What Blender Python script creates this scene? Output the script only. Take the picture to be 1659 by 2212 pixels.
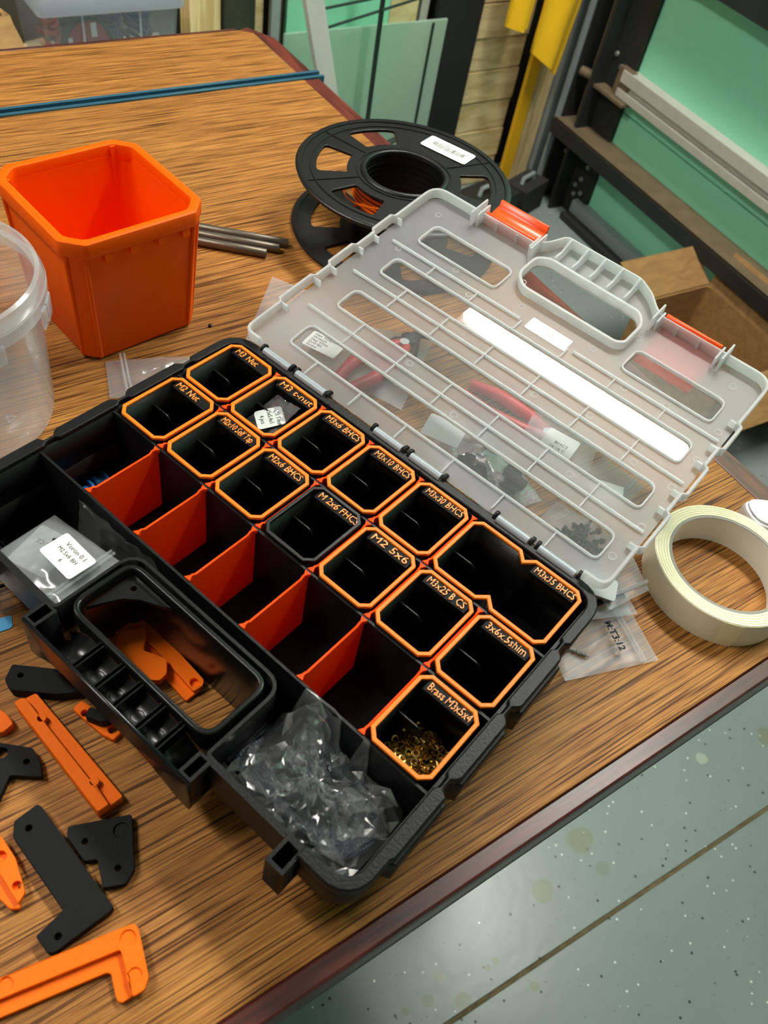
import bpy, bmesh, math, random
from mathutils import Vector, Matrix, noise
PI = math.pi
random.seed(7)
SC = bpy.context.scene
for o in list(bpy.data.objects): bpy.data.objects.remove(o)

# ------------------------------------------------------------------ camera, world, exposure
cam_d = bpy.data.cameras.new('camera'); cam = bpy.data.objects.new('camera', cam_d)
SC.collection.objects.link(cam); SC.camera = cam
_r = Vector((0.828577, -0.538412, 0.153536)); _d = Vector((-0.338528, -0.700215, -0.628569)); _f = Vector((0.445937, 0.468841, -0.762449))
cam.matrix_world = Matrix(((_r.x, -_d.x, -_f.x, -0.06539), (_r.y, -_d.y, -_f.y, -0.37248), (_r.z, -_d.z, -_f.z, 1.24854), (0, 0, 0, 1)))
cam_d.sensor_fit = 'AUTO'; cam_d.sensor_width = 36.0; cam_d.lens = 36.0 * 1807.13 / 2212.0
cam_d.clip_start = 0.02; cam_d.clip_end = 50
cam_d.dof.use_dof = True; cam_d.dof.focus_distance = 0.58; cam_d.dof.aperture_fstop = 13.0
wd = bpy.data.worlds.new('world'); SC.world = wd; wd.use_nodes = True
wd.node_tree.nodes['Background'].inputs[0].default_value = (0.9, 0.95, 1.0, 1); wd.node_tree.nodes['Background'].inputs[1].default_value = 0.05
vs = SC.view_settings
vs.view_transform = 'Standard'; vs.look = 'None'; vs.gamma = 1.0; vs.use_curve_mapping = False
vs.exposure = 0.92
LIGHT_DOOR_SIDE, LIGHT_FAR_SIDE = 36.0, 24.0      # brightness of the two ceiling battens

T = 0.80            # table top height
U = 0.043           # one compartment of the organizer
CASE_ROT = math.radians(-73.299)

# ------------------------------------------------------------------ materials
def srgb(r, g, b):
    f = lambda c: (c / 255 / 12.92) if c / 255 <= 0.04045 else ((c / 255 + 0.055) / 1.055) ** 2.4
    return (f(r), f(g), f(b), 1)
MATS = {}
def newmat(name):
    m = bpy.data.materials.new(name); m.use_nodes = True; MATS[name] = m
    nt = m.node_tree; return m, nt, nt.nodes['Principled BSDF']
def N(nt, t, **kw):
    n = nt.nodes.new(t)
    for k, v in kw.items():
        if k.startswith('i_'):
            key = k[2:]; key = int(key) if key.isdigit() else key.replace('_', ' ')
            n.inputs[key].default_value = v
        else: setattr(n, k, v)
    return n
def lk(nt, a, b): nt.links.new(a, b)
def plain(name, col, rough=0.5, metal=0.0, bump=0.0, bscale=200.0, var=0.0, vscale=30.0, spec=0.5, coat=0.0):
    m, nt, p = newmat(name)
    p.inputs['Base Color'].default_value = col; p.inputs['Roughness'].default_value = rough
    p.inputs['Metallic'].default_value = metal; p.inputs['Specular IOR Level'].default_value = spec
    p.inputs['Coat Weight'].default_value = coat
    tc = N(nt, 'ShaderNodeTexCoord')
    if var:
        nz = N(nt, 'ShaderNodeTexNoise', i_Scale=vscale, i_Detail=5.0); lk(nt, tc.outputs['Object'], nz.inputs['Vector'])
        mx = N(nt, 'ShaderNodeMix', data_type='RGBA'); mx.inputs[6].default_value = tuple(c * (1 - var) for c in col[:3]) + (1,)
        mx.inputs[7].default_value = tuple(min(1, c * (1 + var)) for c in col[:3]) + (1,)
        lk(nt, nz.outputs['Fac'], mx.inputs[0]); lk(nt, mx.outputs[2], p.inputs['Base Color'])
    if bump:
        nb = N(nt, 'ShaderNodeTexNoise', i_Scale=bscale, i_Detail=3.0); lk(nt, tc.outputs['Object'], nb.inputs['Vector'])
        bp = N(nt, 'ShaderNodeBump', i_Strength=bump, i_Distance=0.001); lk(nt, nb.outputs['Fac'], bp.inputs['Height'])
        lk(nt, bp.outputs['Normal'], p.inputs['Normal'])
    return m
def layered(name, col, rough=0.5, step=0.00022, strength=0.35):
    "3D-printed plastic: fine extrusion lines"
    m, nt, p = newmat(name); p.inputs['Base Color'].default_value = col; p.inputs['Roughness'].default_value = rough
    tc = N(nt, 'ShaderNodeTexCoord'); mp = N(nt, 'ShaderNodeMapping'); mp.inputs['Rotation'].default_value = (0.3, 0.2, 0.8)
    lk(nt, tc.outputs['Object'], mp.inputs['Vector'])
    wv = N(nt, 'ShaderNodeTexWave', i_Scale=0.31 / step / 10, i_Distortion=0.4, i_Detail=1.0); lk(nt, mp.outputs['Vector'], wv.inputs['Vector'])
    bp = N(nt, 'ShaderNodeBump', i_Strength=strength, i_Distance=0.00015); lk(nt, wv.outputs['Fac'], bp.inputs['Height'])
    lk(nt, bp.outputs['Normal'], p.inputs['Normal']); return m
def film(name, haze=0.1, tint=(0.97, 0.98, 1.0), rough=0.06, gain=1.0, hazecol=(0.85, 0.87, 0.9, 1)):
    "thin clear plastic: see-through, Fresnel gloss, a little milky haze"
    m, nt, p = newmat(name); out = nt.nodes['Material Output']; nt.nodes.remove(p)
    tr = N(nt, 'ShaderNodeBsdfTransparent'); tr.inputs[0].default_value = tint + (1,)
    df = N(nt, 'ShaderNodeBsdfDiffuse'); df.inputs[0].default_value = hazecol
    tl = N(nt, 'ShaderNodeBsdfTranslucent'); tl.inputs[0].default_value = hazecol
    ad = N(nt, 'ShaderNodeMixShader'); ad.inputs[0].default_value = 0.5; lk(nt, df.outputs[0], ad.inputs[1]); lk(nt, tl.outputs[0], ad.inputs[2])
    gl = N(nt, 'ShaderNodeBsdfGlossy'); gl.inputs['Roughness'].default_value = rough
    fr = N(nt, 'ShaderNodeLayerWeight'); fr.inputs[0].default_value = 0.5
    pw = N(nt, 'ShaderNodeMath', operation='POWER'); pw.inputs[1].default_value = 4.0; lk(nt, fr.outputs['Facing'], pw.inputs[0])
    mu = N(nt, 'ShaderNodeMath', operation='MULTIPLY_ADD'); mu.inputs[1].default_value = 0.6; mu.inputs[2].default_value = 0.04 * gain; mu.use_clamp = True; lk(nt, pw.outputs[0], mu.inputs[0])
    m1 = N(nt, 'ShaderNodeMixShader'); m1.inputs[0].default_value = haze; lk(nt, tr.outputs[0], m1.inputs[1]); lk(nt, ad.outputs[0], m1.inputs[2])
    m2 = N(nt, 'ShaderNodeMixShader'); lk(nt, mu.outputs[0], m2.inputs[0]); lk(nt, m1.outputs[0], m2.inputs[1]); lk(nt, gl.outputs[0], m2.inputs[2])
    lk(nt, m2.outputs[0], out.inputs[0]); return m
def frosted(name, rough=0.33, milk=0.45, col=(0.86, 0.88, 0.89, 1)):
    "translucent polypropylene: rough see-through plus milky scatter"
    m, nt, p = newmat(name); out = nt.nodes['Material Output']
    p.inputs['Base Color'].default_value = (0.95, 0.96, 0.97, 1); p.inputs['Transmission Weight'].default_value = 1.0
    p.inputs['Roughness'].default_value = rough; p.inputs['IOR'].default_value = 1.3
    df = N(nt, 'ShaderNodeBsdfDiffuse'); df.inputs[0].default_value = col
    tl = N(nt, 'ShaderNodeBsdfTranslucent'); tl.inputs[0].default_value = col
    ad = N(nt, 'ShaderNodeMixShader'); ad.inputs[0].default_value = 0.45; lk(nt, df.outputs[0], ad.inputs[1]); lk(nt, tl.outputs[0], ad.inputs[2])
    mx = N(nt, 'ShaderNodeMixShader'); mx.inputs[0].default_value = milk
    lk(nt, p.outputs[0], mx.inputs[1]); lk(nt, ad.outputs[0], mx.inputs[2])
    lk(nt, mx.outputs[0], out.inputs[0]); return m
def emit(name, col, s):
    m, nt, p = newmat(name); p.inputs['Base Color'].default_value = col
    p.inputs['Emission Color'].default_value = col; p.inputs['Emission Strength'].default_value = s; return m
def wood_laminate():
    m, nt, p = newmat('oak_laminate'); p.inputs['Specular IOR Level'].default_value = 0.16; p.inputs['Roughness'].default_value = 0.5
    tc = N(nt, 'ShaderNodeTexCoord')
    def streak(sx, sy, scale, detail, dist=0.0):
        mp = N(nt, 'ShaderNodeMapping'); mp.inputs['Scale'].default_value = (sx, sy, 1); lk(nt, tc.outputs['Object'], mp.inputs['Vector'])
        n = N(nt, 'ShaderNodeTexNoise', i_Scale=scale, i_Detail=detail, i_Distortion=dist); lk(nt, mp.outputs['Vector'], n.inputs['Vector']); return n
    a = streak(13, 760, 1.0, 1.5, 0.12); b = streak(40, 1300, 1.0, 1.0, 0.1); d = streak(2.0, 22, 1.0, 4.0, 0.5)
    r1 = N(nt, 'ShaderNodeValToRGB'); r1.color_ramp.elements[0].position = 0.35; r1.color_ramp.elements[0].color = srgb(90, 58, 30)
    r1.color_ramp.elements[1].position = 0.62; r1.color_ramp.elements[1].color = srgb(190, 143, 84)
    e = r1.color_ramp.elements.new(0.44); e.color = srgb(160, 115, 62)
    lk(nt, a.outputs['Fac'], r1.inputs[0])
    r2 = N(nt, 'ShaderNodeValToRGB'); r2.color_ramp.elements[0].position = 0.38; r2.color_ramp.elements[0].color = (0.62, 0.54, 0.48, 1)
    r2.color_ramp.elements[1].position = 0.56; r2.color_ramp.elements[1].color = (1, 1, 1, 1); lk(nt, b.outputs['Fac'], r2.inputs[0])
    m1 = N(nt, 'ShaderNodeMix', data_type='RGBA', blend_type='MULTIPLY'); m1.inputs[0].default_value = 0.85
    lk(nt, r1.outputs[0], m1.inputs[6]); lk(nt, r2.outputs[0], m1.inputs[7])
    r3 = N(nt, 'ShaderNodeValToRGB'); r3.color_ramp.elements[0].position = 0.3; r3.color_ramp.elements[0].color = srgb(226, 208, 190)
    r3.color_ramp.elements[1].position = 0.7; r3.color_ramp.elements[1].color = srgb(255, 240, 215); lk(nt, d.outputs['Fac'], r3.inputs[0])
    m2 = N(nt, 'ShaderNodeMix', data_type='RGBA', blend_type='MULTIPLY'); m2.inputs[0].default_value = 1.0
    lk(nt, m1.outputs[2], m2.inputs[6]); lk(nt, r3.outputs[0], m2.inputs[7])
    # fine pale scratches
    mp = N(nt, 'ShaderNodeMapping'); mp.inputs['Rotation'].default_value = (0, 0, 0.9); mp.inputs['Scale'].default_value = (60, 12, 1); lk(nt, tc.outputs['Object'], mp.inputs['Vector'])
    sn = N(nt, 'ShaderNodeTexNoise', i_Scale=1.0, i_Detail=8.0, i_Roughness=0.75); lk(nt, mp.outputs['Vector'], sn.inputs['Vector'])
    sr = N(nt, 'ShaderNodeValToRGB'); sr.color_ramp.elements[0].position = 0.715; sr.color_ramp.elements[0].color = (0, 0, 0, 1); sr.color_ramp.elements[1].position = 0.76; sr.color_ramp.elements[1].color = (0.7, 0.7, 0.7, 1)
    lk(nt, sn.outputs['Fac'], sr.inputs[0])
    m3 = N(nt, 'ShaderNodeMix', data_type='RGBA'); m3.inputs[7].default_value = srgb(226, 190, 145); lk(nt, sr.outputs[0], m3.inputs[0]); lk(nt, m2.outputs[2], m3.inputs[6])
    # a grey smudge near the aluminium track
    vm = N(nt, 'ShaderNodeVectorMath', operation='DISTANCE'); vm.inputs[1].default_value = (0.372, 0.575, 0); lk(nt, tc.outputs['Object'], vm.inputs[0])
    sm = N(nt, 'ShaderNodeMapRange', i_From_Min=0.05, i_From_Max=0.0, i_To_Min=0.0, i_To_Max=1.0); lk(nt, vm.outputs['Value'], sm.inputs['Value'])
    nn = N(nt, 'ShaderNodeTexNoise', i_Scale=60.0, i_Detail=4.0); lk(nt, tc.outputs['Object'], nn.inputs['Vector'])
    ml = N(nt, 'ShaderNodeMath', operation='MULTIPLY'); lk(nt, sm.outputs[0], ml.inputs[0]); lk(nt, nn.outputs['Fac'], ml.inputs[1])
    m4 = N(nt, 'ShaderNodeMix', data_type='RGBA'); m4.inputs[7].default_value = srgb(70, 62, 58); lk(nt, ml.outputs[0], m4.inputs[0]); lk(nt, m3.outputs[2], m4.inputs[6])
    lk(nt, m4.outputs[2], p.inputs['Base Color'])
    bp = N(nt, 'ShaderNodeBump', i_Strength=0.25, i_Distance=0.0004); lk(nt, a.outputs['Fac'], bp.inputs['Height']); lk(nt, bp.outputs['Normal'], p.inputs['Normal'])
    return m
def epoxy_floor():
    m, nt, p = newmat('epoxy_floor'); p.inputs['Roughness'].default_value = 0.3
    tc = N(nt, 'ShaderNodeTexCoord')
    base = srgb(128, 141, 136)
    nz = N(nt, 'ShaderNodeTexNoise', i_Scale=5.0, i_Detail=4.0); lk(nt, tc.outputs['Object'], nz.inputs['Vector'])
    m0 = N(nt, 'ShaderNodeMix', data_type='RGBA'); m0.inputs[6].default_value = srgb(124, 134, 132); m0.inputs[7].default_value = srgb(142, 151, 149); lk(nt, nz.outputs['Fac'], m0.inputs[0])
    prev = m0.outputs[2]
    for sc, thr, col, seed in ((95, 0.16, srgb(225, 230, 228), 0.0), (80, 0.17, srgb(40, 46, 48), 3.3), (150, 0.13, srgb(86, 100, 104), 7.7)):
        mp = N(nt, 'ShaderNodeMapping'); mp.inputs['Location'].default_value = (seed, seed * 1.7, 0); lk(nt, tc.outputs['Object'], mp.inputs['Vector'])
        vo = N(nt, 'ShaderNodeTexVoronoi', i_Scale=float(sc)); lk(nt, mp.outputs['Vector'], vo.inputs['Vector'])
        lt = N(nt, 'ShaderNodeMath', operation='LESS_THAN'); lt.inputs[1].default_value = thr; lk(nt, vo.outputs['Distance'], lt.inputs[0])
        sx = N(nt, 'ShaderNodeSeparateColor'); lk(nt, vo.outputs['Color'], sx.inputs[0])
        gt = N(nt, 'ShaderNodeMath', operation='GREATER_THAN'); gt.inputs[1].default_value = 0.84; lk(nt, sx.outputs[0], gt.inputs[0])
        mu = N(nt, 'ShaderNodeMath', operation='MULTIPLY'); lk(nt, lt.outputs[0], mu.inputs[0]); lk(nt, gt.outputs[0], mu.inputs[1])
        mm = N(nt, 'ShaderNodeMix', data_type='RGBA'); mm.inputs[7].default_value = col; lk(nt, mu.outputs[0], mm.inputs[0]); lk(nt, prev, mm.inputs[6]); prev = mm.outputs[2]
    # drips of olive stain
    nw = N(nt, 'ShaderNodeTexNoise', i_Scale=30.0, i_Detail=3.0); lk(nt, tc.outputs['Object'], nw.inputs['Vector'])
    for (x, y, r, col) in STAINS:
        vm = N(nt, 'ShaderNodeVectorMath', operation='DISTANCE'); vm.inputs[1].default_value = (x, y, 0); lk(nt, tc.outputs['Object'], vm.inputs[0])
        ad = N(nt, 'ShaderNodeMath', operation='MULTIPLY_ADD'); ad.inputs[1].default_value = r * 1.1; lk(nt, nw.outputs['Fac'], ad.inputs[0]); lk(nt, vm.outputs['Value'], ad.inputs[2])
        mr = N(nt, 'ShaderNodeMapRange', i_From_Min=r * 1.55, i_From_Max=r * 1.3, i_To_Min=0.0, i_To_Max=0.55); lk(nt, ad.outputs[0], mr.inputs['Value'])
        mm = N(nt, 'ShaderNodeMix', data_type='RGBA'); mm.inputs[7].default_value = col; lk(nt, mr.outputs[0], mm.inputs[0]); lk(nt, prev, mm.inputs[6]); prev = mm.outputs[2]
    lk(nt, prev, p.inputs['Base Color'])
    nb = N(nt, 'ShaderNodeTexNoise', i_Scale=60.0, i_Detail=2.0); lk(nt, tc.outputs['Object'], nb.inputs['Vector'])
    bp = N(nt, 'ShaderNodeBump', i_Strength=0.12, i_Distance=0.002); lk(nt, nb.outputs['Fac'], bp.inputs['Height']); lk(nt, bp.outputs['Normal'], p.inputs['Normal'])
    return m
OLIVE = srgb(122, 124, 84); PALE = srgb(196, 200, 186)
STAINS = [(0.585, -0.285, 0.022, OLIVE), (0.488, -0.313, 0.019, OLIVE), (0.587, -0.334, 0.014, srgb(116, 130, 112)), (0.863, -0.290, 0.012, PALE), (0.368, -0.347, 0.006, OLIVE), (0.354, -0.349, 0.005, OLIVE), (0.287, -0.321, 0.008, OLIVE), (0.301, -0.362, 0.014, OLIVE), (0.396, -0.401, 0.007, OLIVE), (0.26, -0.337, 0.008, OLIVE), (0.226, -0.332, 0.006, OLIVE), (0.999, -0.321, 0.02, OLIVE)]

def grainy(name, light, dark, sx=6, sy=90, axis='Z', rough=0.6):
    m, nt, p = newmat(name); p.inputs['Roughness'].default_value = rough
    tc = N(nt, 'ShaderNodeTexCoord'); mp = N(nt, 'ShaderNodeMapping')
    mp.inputs['Scale'].default_value = {'X': (sx, sy, sy), 'Y': (sy, sx, sy), 'Z': (sy, sy, sx)}[axis]
    lk(nt, tc.outputs['Object'], mp.inputs['Vector'])
    n = N(nt, 'ShaderNodeTexNoise', i_Scale=1.0, i_Detail=4.0, i_Distortion=0.7); lk(nt, mp.outputs['Vector'], n.inputs['Vector'])
    r = N(nt, 'ShaderNodeValToRGB'); r.color_ramp.elements[0].position = 0.35; r.color_ramp.elements[0].color = dark; r.color_ramp.elements[1].position = 0.6; r.color_ramp.elements[1].color = light
    lk(nt, n.outputs['Fac'], r.inputs[0]); lk(nt, r.outputs[0], p.inputs['Base Color']); return m

wood_laminate(); epoxy_floor()
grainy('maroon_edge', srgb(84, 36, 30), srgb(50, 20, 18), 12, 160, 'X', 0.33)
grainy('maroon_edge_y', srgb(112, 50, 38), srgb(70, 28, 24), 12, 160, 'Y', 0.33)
grainy('pine', srgb(238, 216, 164), srgb(210, 178, 118)); grainy('pine_board', srgb(226, 208, 160), srgb(196, 170, 116), 40, 9, 'Z')
grainy('cardboard', srgb(160, 122, 74), srgb(142, 106, 62), 20, 60, 'X', 0.85)
plain('underside', srgb(84, 84, 80), 0.7)
plain('case_black', srgb(18, 19, 20), 0.42, bump=0.2, bscale=700, spec=0.2)
plain('bin_black', srgb(12, 12, 13), 0.34, bump=0.1, bscale=900, spec=0.22); plain('plate_black', srgb(14, 14, 15), 0.55, spec=0.12)
plain('handle_black', srgb(18, 19, 20), 0.24, spec=0.4)
layered('print_orange', srgb(252, 112, 8), 0.45, strength=0.1); layered('print_black', srgb(19, 20, 21), 0.62, strength=0.15)
for m_ in ('print_orange', 'print_black'): MATS[m_].node_tree.nodes['Principled BSDF'].inputs['Specular IOR Level'].default_value = 0.14
plain('rim_orange', srgb(238, 122, 22), 0.42, bump=0.2, bscale=900, spec=0.25)
plain('divider_orange', srgb(255, 74, 8), 0.5, spec=0.1)
plain('letter_orange', srgb(238, 148, 66), 0.45)
plain('tub_orange', srgb(246, 92, 2), 0.42, bump=0.08, bscale=400, spec=0.12)
plain('latch_orange', srgb(252, 84, 22), 0.3)
plain('spool_black', srgb(22, 23, 24), 0.36, bump=0.15, bscale=500, spec=0.35)
plain('filament_orange', srgb(245, 110, 10), 0.25)
frosted('lid_frost', 0.36, 0.30, (0.58, 0.61, 0.63, 1)); frosted('lid_edge', 0.3, 0.5, (0.90, 0.92, 0.93, 1)); plain('hinge_barrel', srgb(150, 158, 166), 0.3)
film('clear_pane', 0.08, rough=0.015, gain=1.2, tint=(0.9, 0.91, 0.92))
film('bag_film', 0.07, rough=0.09, gain=1.6); film('bag_film_milky', 0.22, rough=0.3, gain=0.45)
film('bag_film_silver', 0.25, tint=(0.92, 0.93, 0.95), rough=0.16, gain=4.0)
film('bag_film_crumpled', 0.18, tint=(0.92, 0.93, 0.95), rough=0.11, gain=8.0)
film('bag_film_crisp', 0.19, tint=(0.92, 0.93, 0.95), rough=0.07, gain=5.0)
film('tub_clear', 0.17, rough=0.12, gain=1.3, tint=(0.97, 0.97, 0.97)); film('tub_rim_clear', 0.3, rough=0.15)
film('storage_clear', 0.16, tint=(0.9, 0.93, 0.97), rough=0.1); film('storage_lid_clear', 0.6, rough=0.2, hazecol=(0.66, 0.7, 0.78, 1))
film('mint_glass', 0.72, tint=(0.6, 0.82, 0.72), rough=0.2, hazecol=(0.72, 0.86, 0.76, 1))
plain('label_white', srgb(236, 236, 232), 0.55); plain('label_grey', srgb(196, 200, 198), 0.6)
plain('ink_black', srgb(20, 20, 22), 0.7); plain('ink_grey', srgb(84, 84, 86), 0.7)
plain('brass', srgb(248, 208, 124), 0.3, 1.0); plain('steel', srgb(190, 190, 188), 0.42, 0.8); plain('rod_grey', srgb(104, 94, 82), 0.38, 0.6)
plain('black_screw', srgb(20, 21, 24), 0.3, 0.7)
plain('blue_anodised', srgb(40, 132, 214), 0.3, 0.35); plain('track_blue', srgb(66, 118, 142), 0.3, 0.5, var=0.15); plain('blue_card', srgb(60, 148, 200), 0.5)
plain('red_grip', srgb(196, 26, 36), 0.4)
plain('tape_cream', srgb(240, 234, 208), 0.6, var=0.04, vscale=60); plain('tape_side', srgb(246, 240, 204), 0.75, bump=0.3, bscale=900); plain('core_card', srgb(232, 228, 220), 0.8); plain('core_edge', srgb(150, 148, 138), 0.8)
plain('white_plastic', srgb(226, 224, 230), 0.35)
plain('mint_paint', srgb(142, 218, 184), 0.34, var=0.05, vscale=5); plain('wall_dark', srgb(74, 68, 56), 0.9, var=0.2, vscale=6); plain('wall_pale', srgb(190, 188, 182), 0.9); plain('ceiling_white', srgb(176, 176, 172), 0.9)
plain('steel_dark', srgb(44, 46, 46), 0.5, 0.3, var=0.4, vscale=14); plain('steel_grey', srgb(150, 158, 160), 0.5, 0.15, var=0.12); plain('steel_rust', srgb(112, 96, 74), 0.7, 0.2, var=0.35, vscale=22); plain('alu_rail', srgb(196, 190, 182), 0.45, 0.2, var=0.12, vscale=30); plain('seal_dark', srgb(38, 38, 36), 0.8); plain('web_black', srgb(20, 20, 20), 0.6)
plain('towel_yellow', srgb(246, 190, 20), 0.95, bump=0.8, bscale=500); plain('lath_yellow', srgb(228, 172, 18), 0.6); plain('white_lath', srgb(206, 206, 200), 0.7, var=0.06, vscale=18)
plain('net_green', srgb(58, 66, 50), 0.9, bump=1.0, bscale=300, var=0.4, vscale=220); plain('wire_dark', srgb(26, 44, 36), 0.5); plain('sheet_black', srgb(28, 28, 28), 0.6)
plain('dirt', srgb(112, 98, 70), 0.95, bump=1.0, bscale=120, var=0.6, vscale=70)
plain('disc_red', srgb(166, 24, 44), 0.4); plain('cable_blue', srgb(30, 56, 92), 0.5); plain('cable_black', srgb(20, 22, 26), 0.5)
plain('batten_white', srgb(225, 225, 222), 0.5); emit('lamp_door_side', (1.0, 0.97, 0.90, 1), LIGHT_DOOR_SIDE); emit('lamp_far_side', (1.0, 0.97, 0.90, 1), LIGHT_FAR_SIDE)
# woven sleeve
def sleeve():
    m, nt, p = newmat('woven_sleeve'); p.inputs['Roughness'].default_value = 0.45
    tc = N(nt, 'ShaderNodeTexCoord'); vo = N(nt, 'ShaderNodeTexVoronoi', i_Scale=560.0, i_Randomness=0.2); lk(nt, tc.outputs['Object'], vo.inputs['Vector'])
    r = N(nt, 'ShaderNodeValToRGB'); r.color_ramp.elements[0].position = 0.25; r.color_ramp.elements[0].color = srgb(18, 20, 26); r.color_ramp.elements[1].position = 0.55; r.color_ramp.elements[1].color = srgb(50, 54, 66)
    lk(nt, vo.outputs['Distance'], r.inputs[0]); lk(nt, r.outputs[0], p.inputs['Base Color'])
    bp = N(nt, 'ShaderNodeBump', i_Strength=0.9, i_Distance=0.0006); lk(nt, vo.outputs['Distance'], bp.inputs['Height']); lk(nt, bp.outputs['Normal'], p.inputs['Normal'])
sleeve()

# ------------------------------------------------------------------ mesh helpers
def bx(bm, x0, x1, y0, y1, z0, z1):
    v = [bm.verts.new(p) for p in ((x0, y0, z0), (x1, y0, z0), (x1, y1, z0), (x0, y1, z0), (x0, y0, z1), (x1, y0, z1), (x1, y1, z1), (x0, y1, z1))]
    for f in ((3, 2, 1, 0), (4, 5, 6, 7), (0, 1, 5, 4), (1, 2, 6, 5), (2, 3, 7, 6), (3, 0, 4, 7)): bm.faces.new([v[i] for i in f])
def BX(*a): bm = bmesh.new(); bx(bm, *a); return bm
def lathe(bm, prof, seg=48, c=(0, 0, 0), closed=False):
    rings = []
    for r, z in prof:
        rings.append([bm.verts.new((c[0] + r * math.cos(2 * PI * k / seg), c[1] + r * math.sin(2 * PI * k / seg), c[2] + z)) for k in range(seg)])
    n = len(prof)
    for i in range(n if closed else n - 1):
        a, b = rings[i], rings[(i + 1) % n]
        for k in range(seg): bm.faces.new((a[k], a[(k + 1) % seg], b[(k + 1) % seg], b[k]))
    if not closed:
        if prof[0][0] > 0: bm.faces.new(list(reversed(rings[0])))
        if prof[-1][0] > 0: bm.faces.new(rings[-1])
def LA(prof, seg=48, c=(0, 0, 0), closed=False): bm = bmesh.new(); lathe(bm, prof, seg, c, closed); return bm
def tube(bm, pts, r, seg=8, caps=True, closed=False):
    pts = [Vector(p) for p in pts]; n = len(pts); rings = []; up = None
    for i in range(n):
        if closed: t = pts[(i + 1) % n] - pts[i - 1]
        else: t = pts[min(i + 1, n - 1)] - pts[max(i - 1, 0)]
        t.normalize()
        if up is None: up = Vector((0, 0, 1)) if abs(t.z) < 0.9 else Vector((1, 0, 0))
        s = t.cross(up); s.normalize(); up = s.cross(t)
        rr = r[i] if isinstance(r, (list, tuple)) else r
        rings.append([bm.verts.new(pts[i] + rr * (math.cos(2 * PI * k / seg) * s + math.sin(2 * PI * k / seg) * up)) for k in range(seg)])
    for i in range(n if closed else n - 1):
        a, b = rings[i], rings[(i + 1) % n]
        for k in range(seg): bm.faces.new((a[k], a[(k + 1) % seg], b[(k + 1) % seg], b[k]))
    if caps and not closed: bm.faces.new(list(reversed(rings[0]))); bm.faces.new(rings[-1])
def TU(pts, r, seg=8, closed=False): bm = bmesh.new(); tube(bm, pts, r, seg, True, closed); return bm
def roundp(pts, r, n=4, closed=True):
    out = []; m = len(pts)
    for i in range(m):
        if not closed and i in (0, m - 1): out.append(tuple(pts[i])); continue
        p = Vector(pts[i]); a = Vector(pts[i - 1]); b = Vector(pts[(i + 1) % m]); rr = r[i] if isinstance(r, (list, tuple)) else r
        da = (a - p); db = (b - p); la = da.length; lb = db.length; da /= la; db /= lb
        d = min(rr, la * 0.49, lb * 0.49)
        if d < 1e-6: out.append(tuple(p)); continue
        A = p + da * d; B = p + db * d
        for k in range(n + 1):
            t = k / n; q = (1 - t) ** 2 * A + 2 * t * (1 - t) * p + t * t * B; out.append((q.x, q.y))
    return out
def circ(x, y, r, n=16): return [(x + r * math.cos(2 * PI * k / n), y + r * math.sin(2 * PI * k / n)) for k in range(n)]
def rect(x0, y0, x1, y1): return [(x0, y0), (x1, y0), (x1, y1), (x0, y1)]
def shrink(pts, d):
    "offset a simple polygon inwards by d"
    m = len(pts); area = sum(pts[i][0] * pts[(i + 1) % m][1] - pts[(i + 1) % m][0] * pts[i][1] for i in range(m)); s = 1 if area > 0 else -1; out = []
    for i in range(m):
        p0, p1, p2 = Vector(pts[i - 1]), Vector(pts[i]), Vector(pts[(i + 1) % m])
        e1 = (p1 - p0).normalized(); e2 = (p2 - p1).normalized(); n1 = Vector((-e1.y, e1.x)) * s; n2 = Vector((-e2.y, e2.x)) * s
        b = (n1 + n2); b = b / max(0.2, b.length_squared) * 2; q = p1 + b * d; out.append((q.x, q.y))
    return out
def plate(polys, z0, z1, bev=0.0, bm=None):
    "filled 2D outline with holes, given thickness"
    cu = bpy.data.curves.new('outline', 'CURVE'); cu.dimensions = '2D'; cu.fill_mode = 'BOTH'
    bv = min(bev, (z1 - z0) * 0.49); cu.extrude = (z1 - z0) / 2 - bv; cu.bevel_depth = bv; cu.bevel_resolution = 1; cu.offset = -bv
    for P in polys:
        s = cu.splines.new('POLY'); s.points.add(len(P) - 1)
        for i, q in enumerate(P): s.points[i].co = (q[0], q[1], 0, 1)
        s.use_cyclic_u = True
    ob = bpy.data.objects.new('outline', cu); me = bpy.data.meshes.new_from_object(ob)
    me.transform(Matrix.Translation((0, 0, (z0 + z1) / 2)))
    own = bm is None
    if own: bm = bmesh.new()
    bm.from_mesh(me); bpy.data.objects.remove(ob); bpy.data.curves.remove(cu); bpy.data.meshes.remove(me)
    if own: bmesh.ops.remove_doubles(bm, verts=bm.verts, dist=1e-7)
    return bm
def text_bm(s, size, depth, x=0, y=0, z=0, rot=0, align='LEFT', width=None, wonk=0.0, bold=0.0):
    cu = bpy.data.curves.new('text', 'FONT'); cu.body = s; cu.size = size; cu.extrude = depth / 2; cu.align_x = align; cu.resolution_u = 2; cu.offset = bold
    ob = bpy.data.objects.new('text', cu); me = bpy.data.meshes.new_from_object(ob)
    if width and me.vertices:
        xs = [v.co.x for v in me.vertices]; w0 = max(xs) - min(xs); me.transform(Matrix.Diagonal((min(1.25, width / w0), 1, 1, 1)))
    if wonk:
        for v in me.vertices:
            n = noise.noise_vector(Vector((v.co.x / size * 3.1, v.co.y / size * 3.1, x * 50))); v.co += Vector((n.x, n.y, 0)) * wonk * size
    me.transform(Matrix.Translation((x, y, z + depth / 2)) @ Matrix.Rotation(rot, 4, 'Z'))
    bm = bmesh.new(); bm.from_mesh(me); bpy.data.objects.remove(ob); bpy.data.curves.remove(cu); bpy.data.meshes.remove(me); return bm
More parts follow.
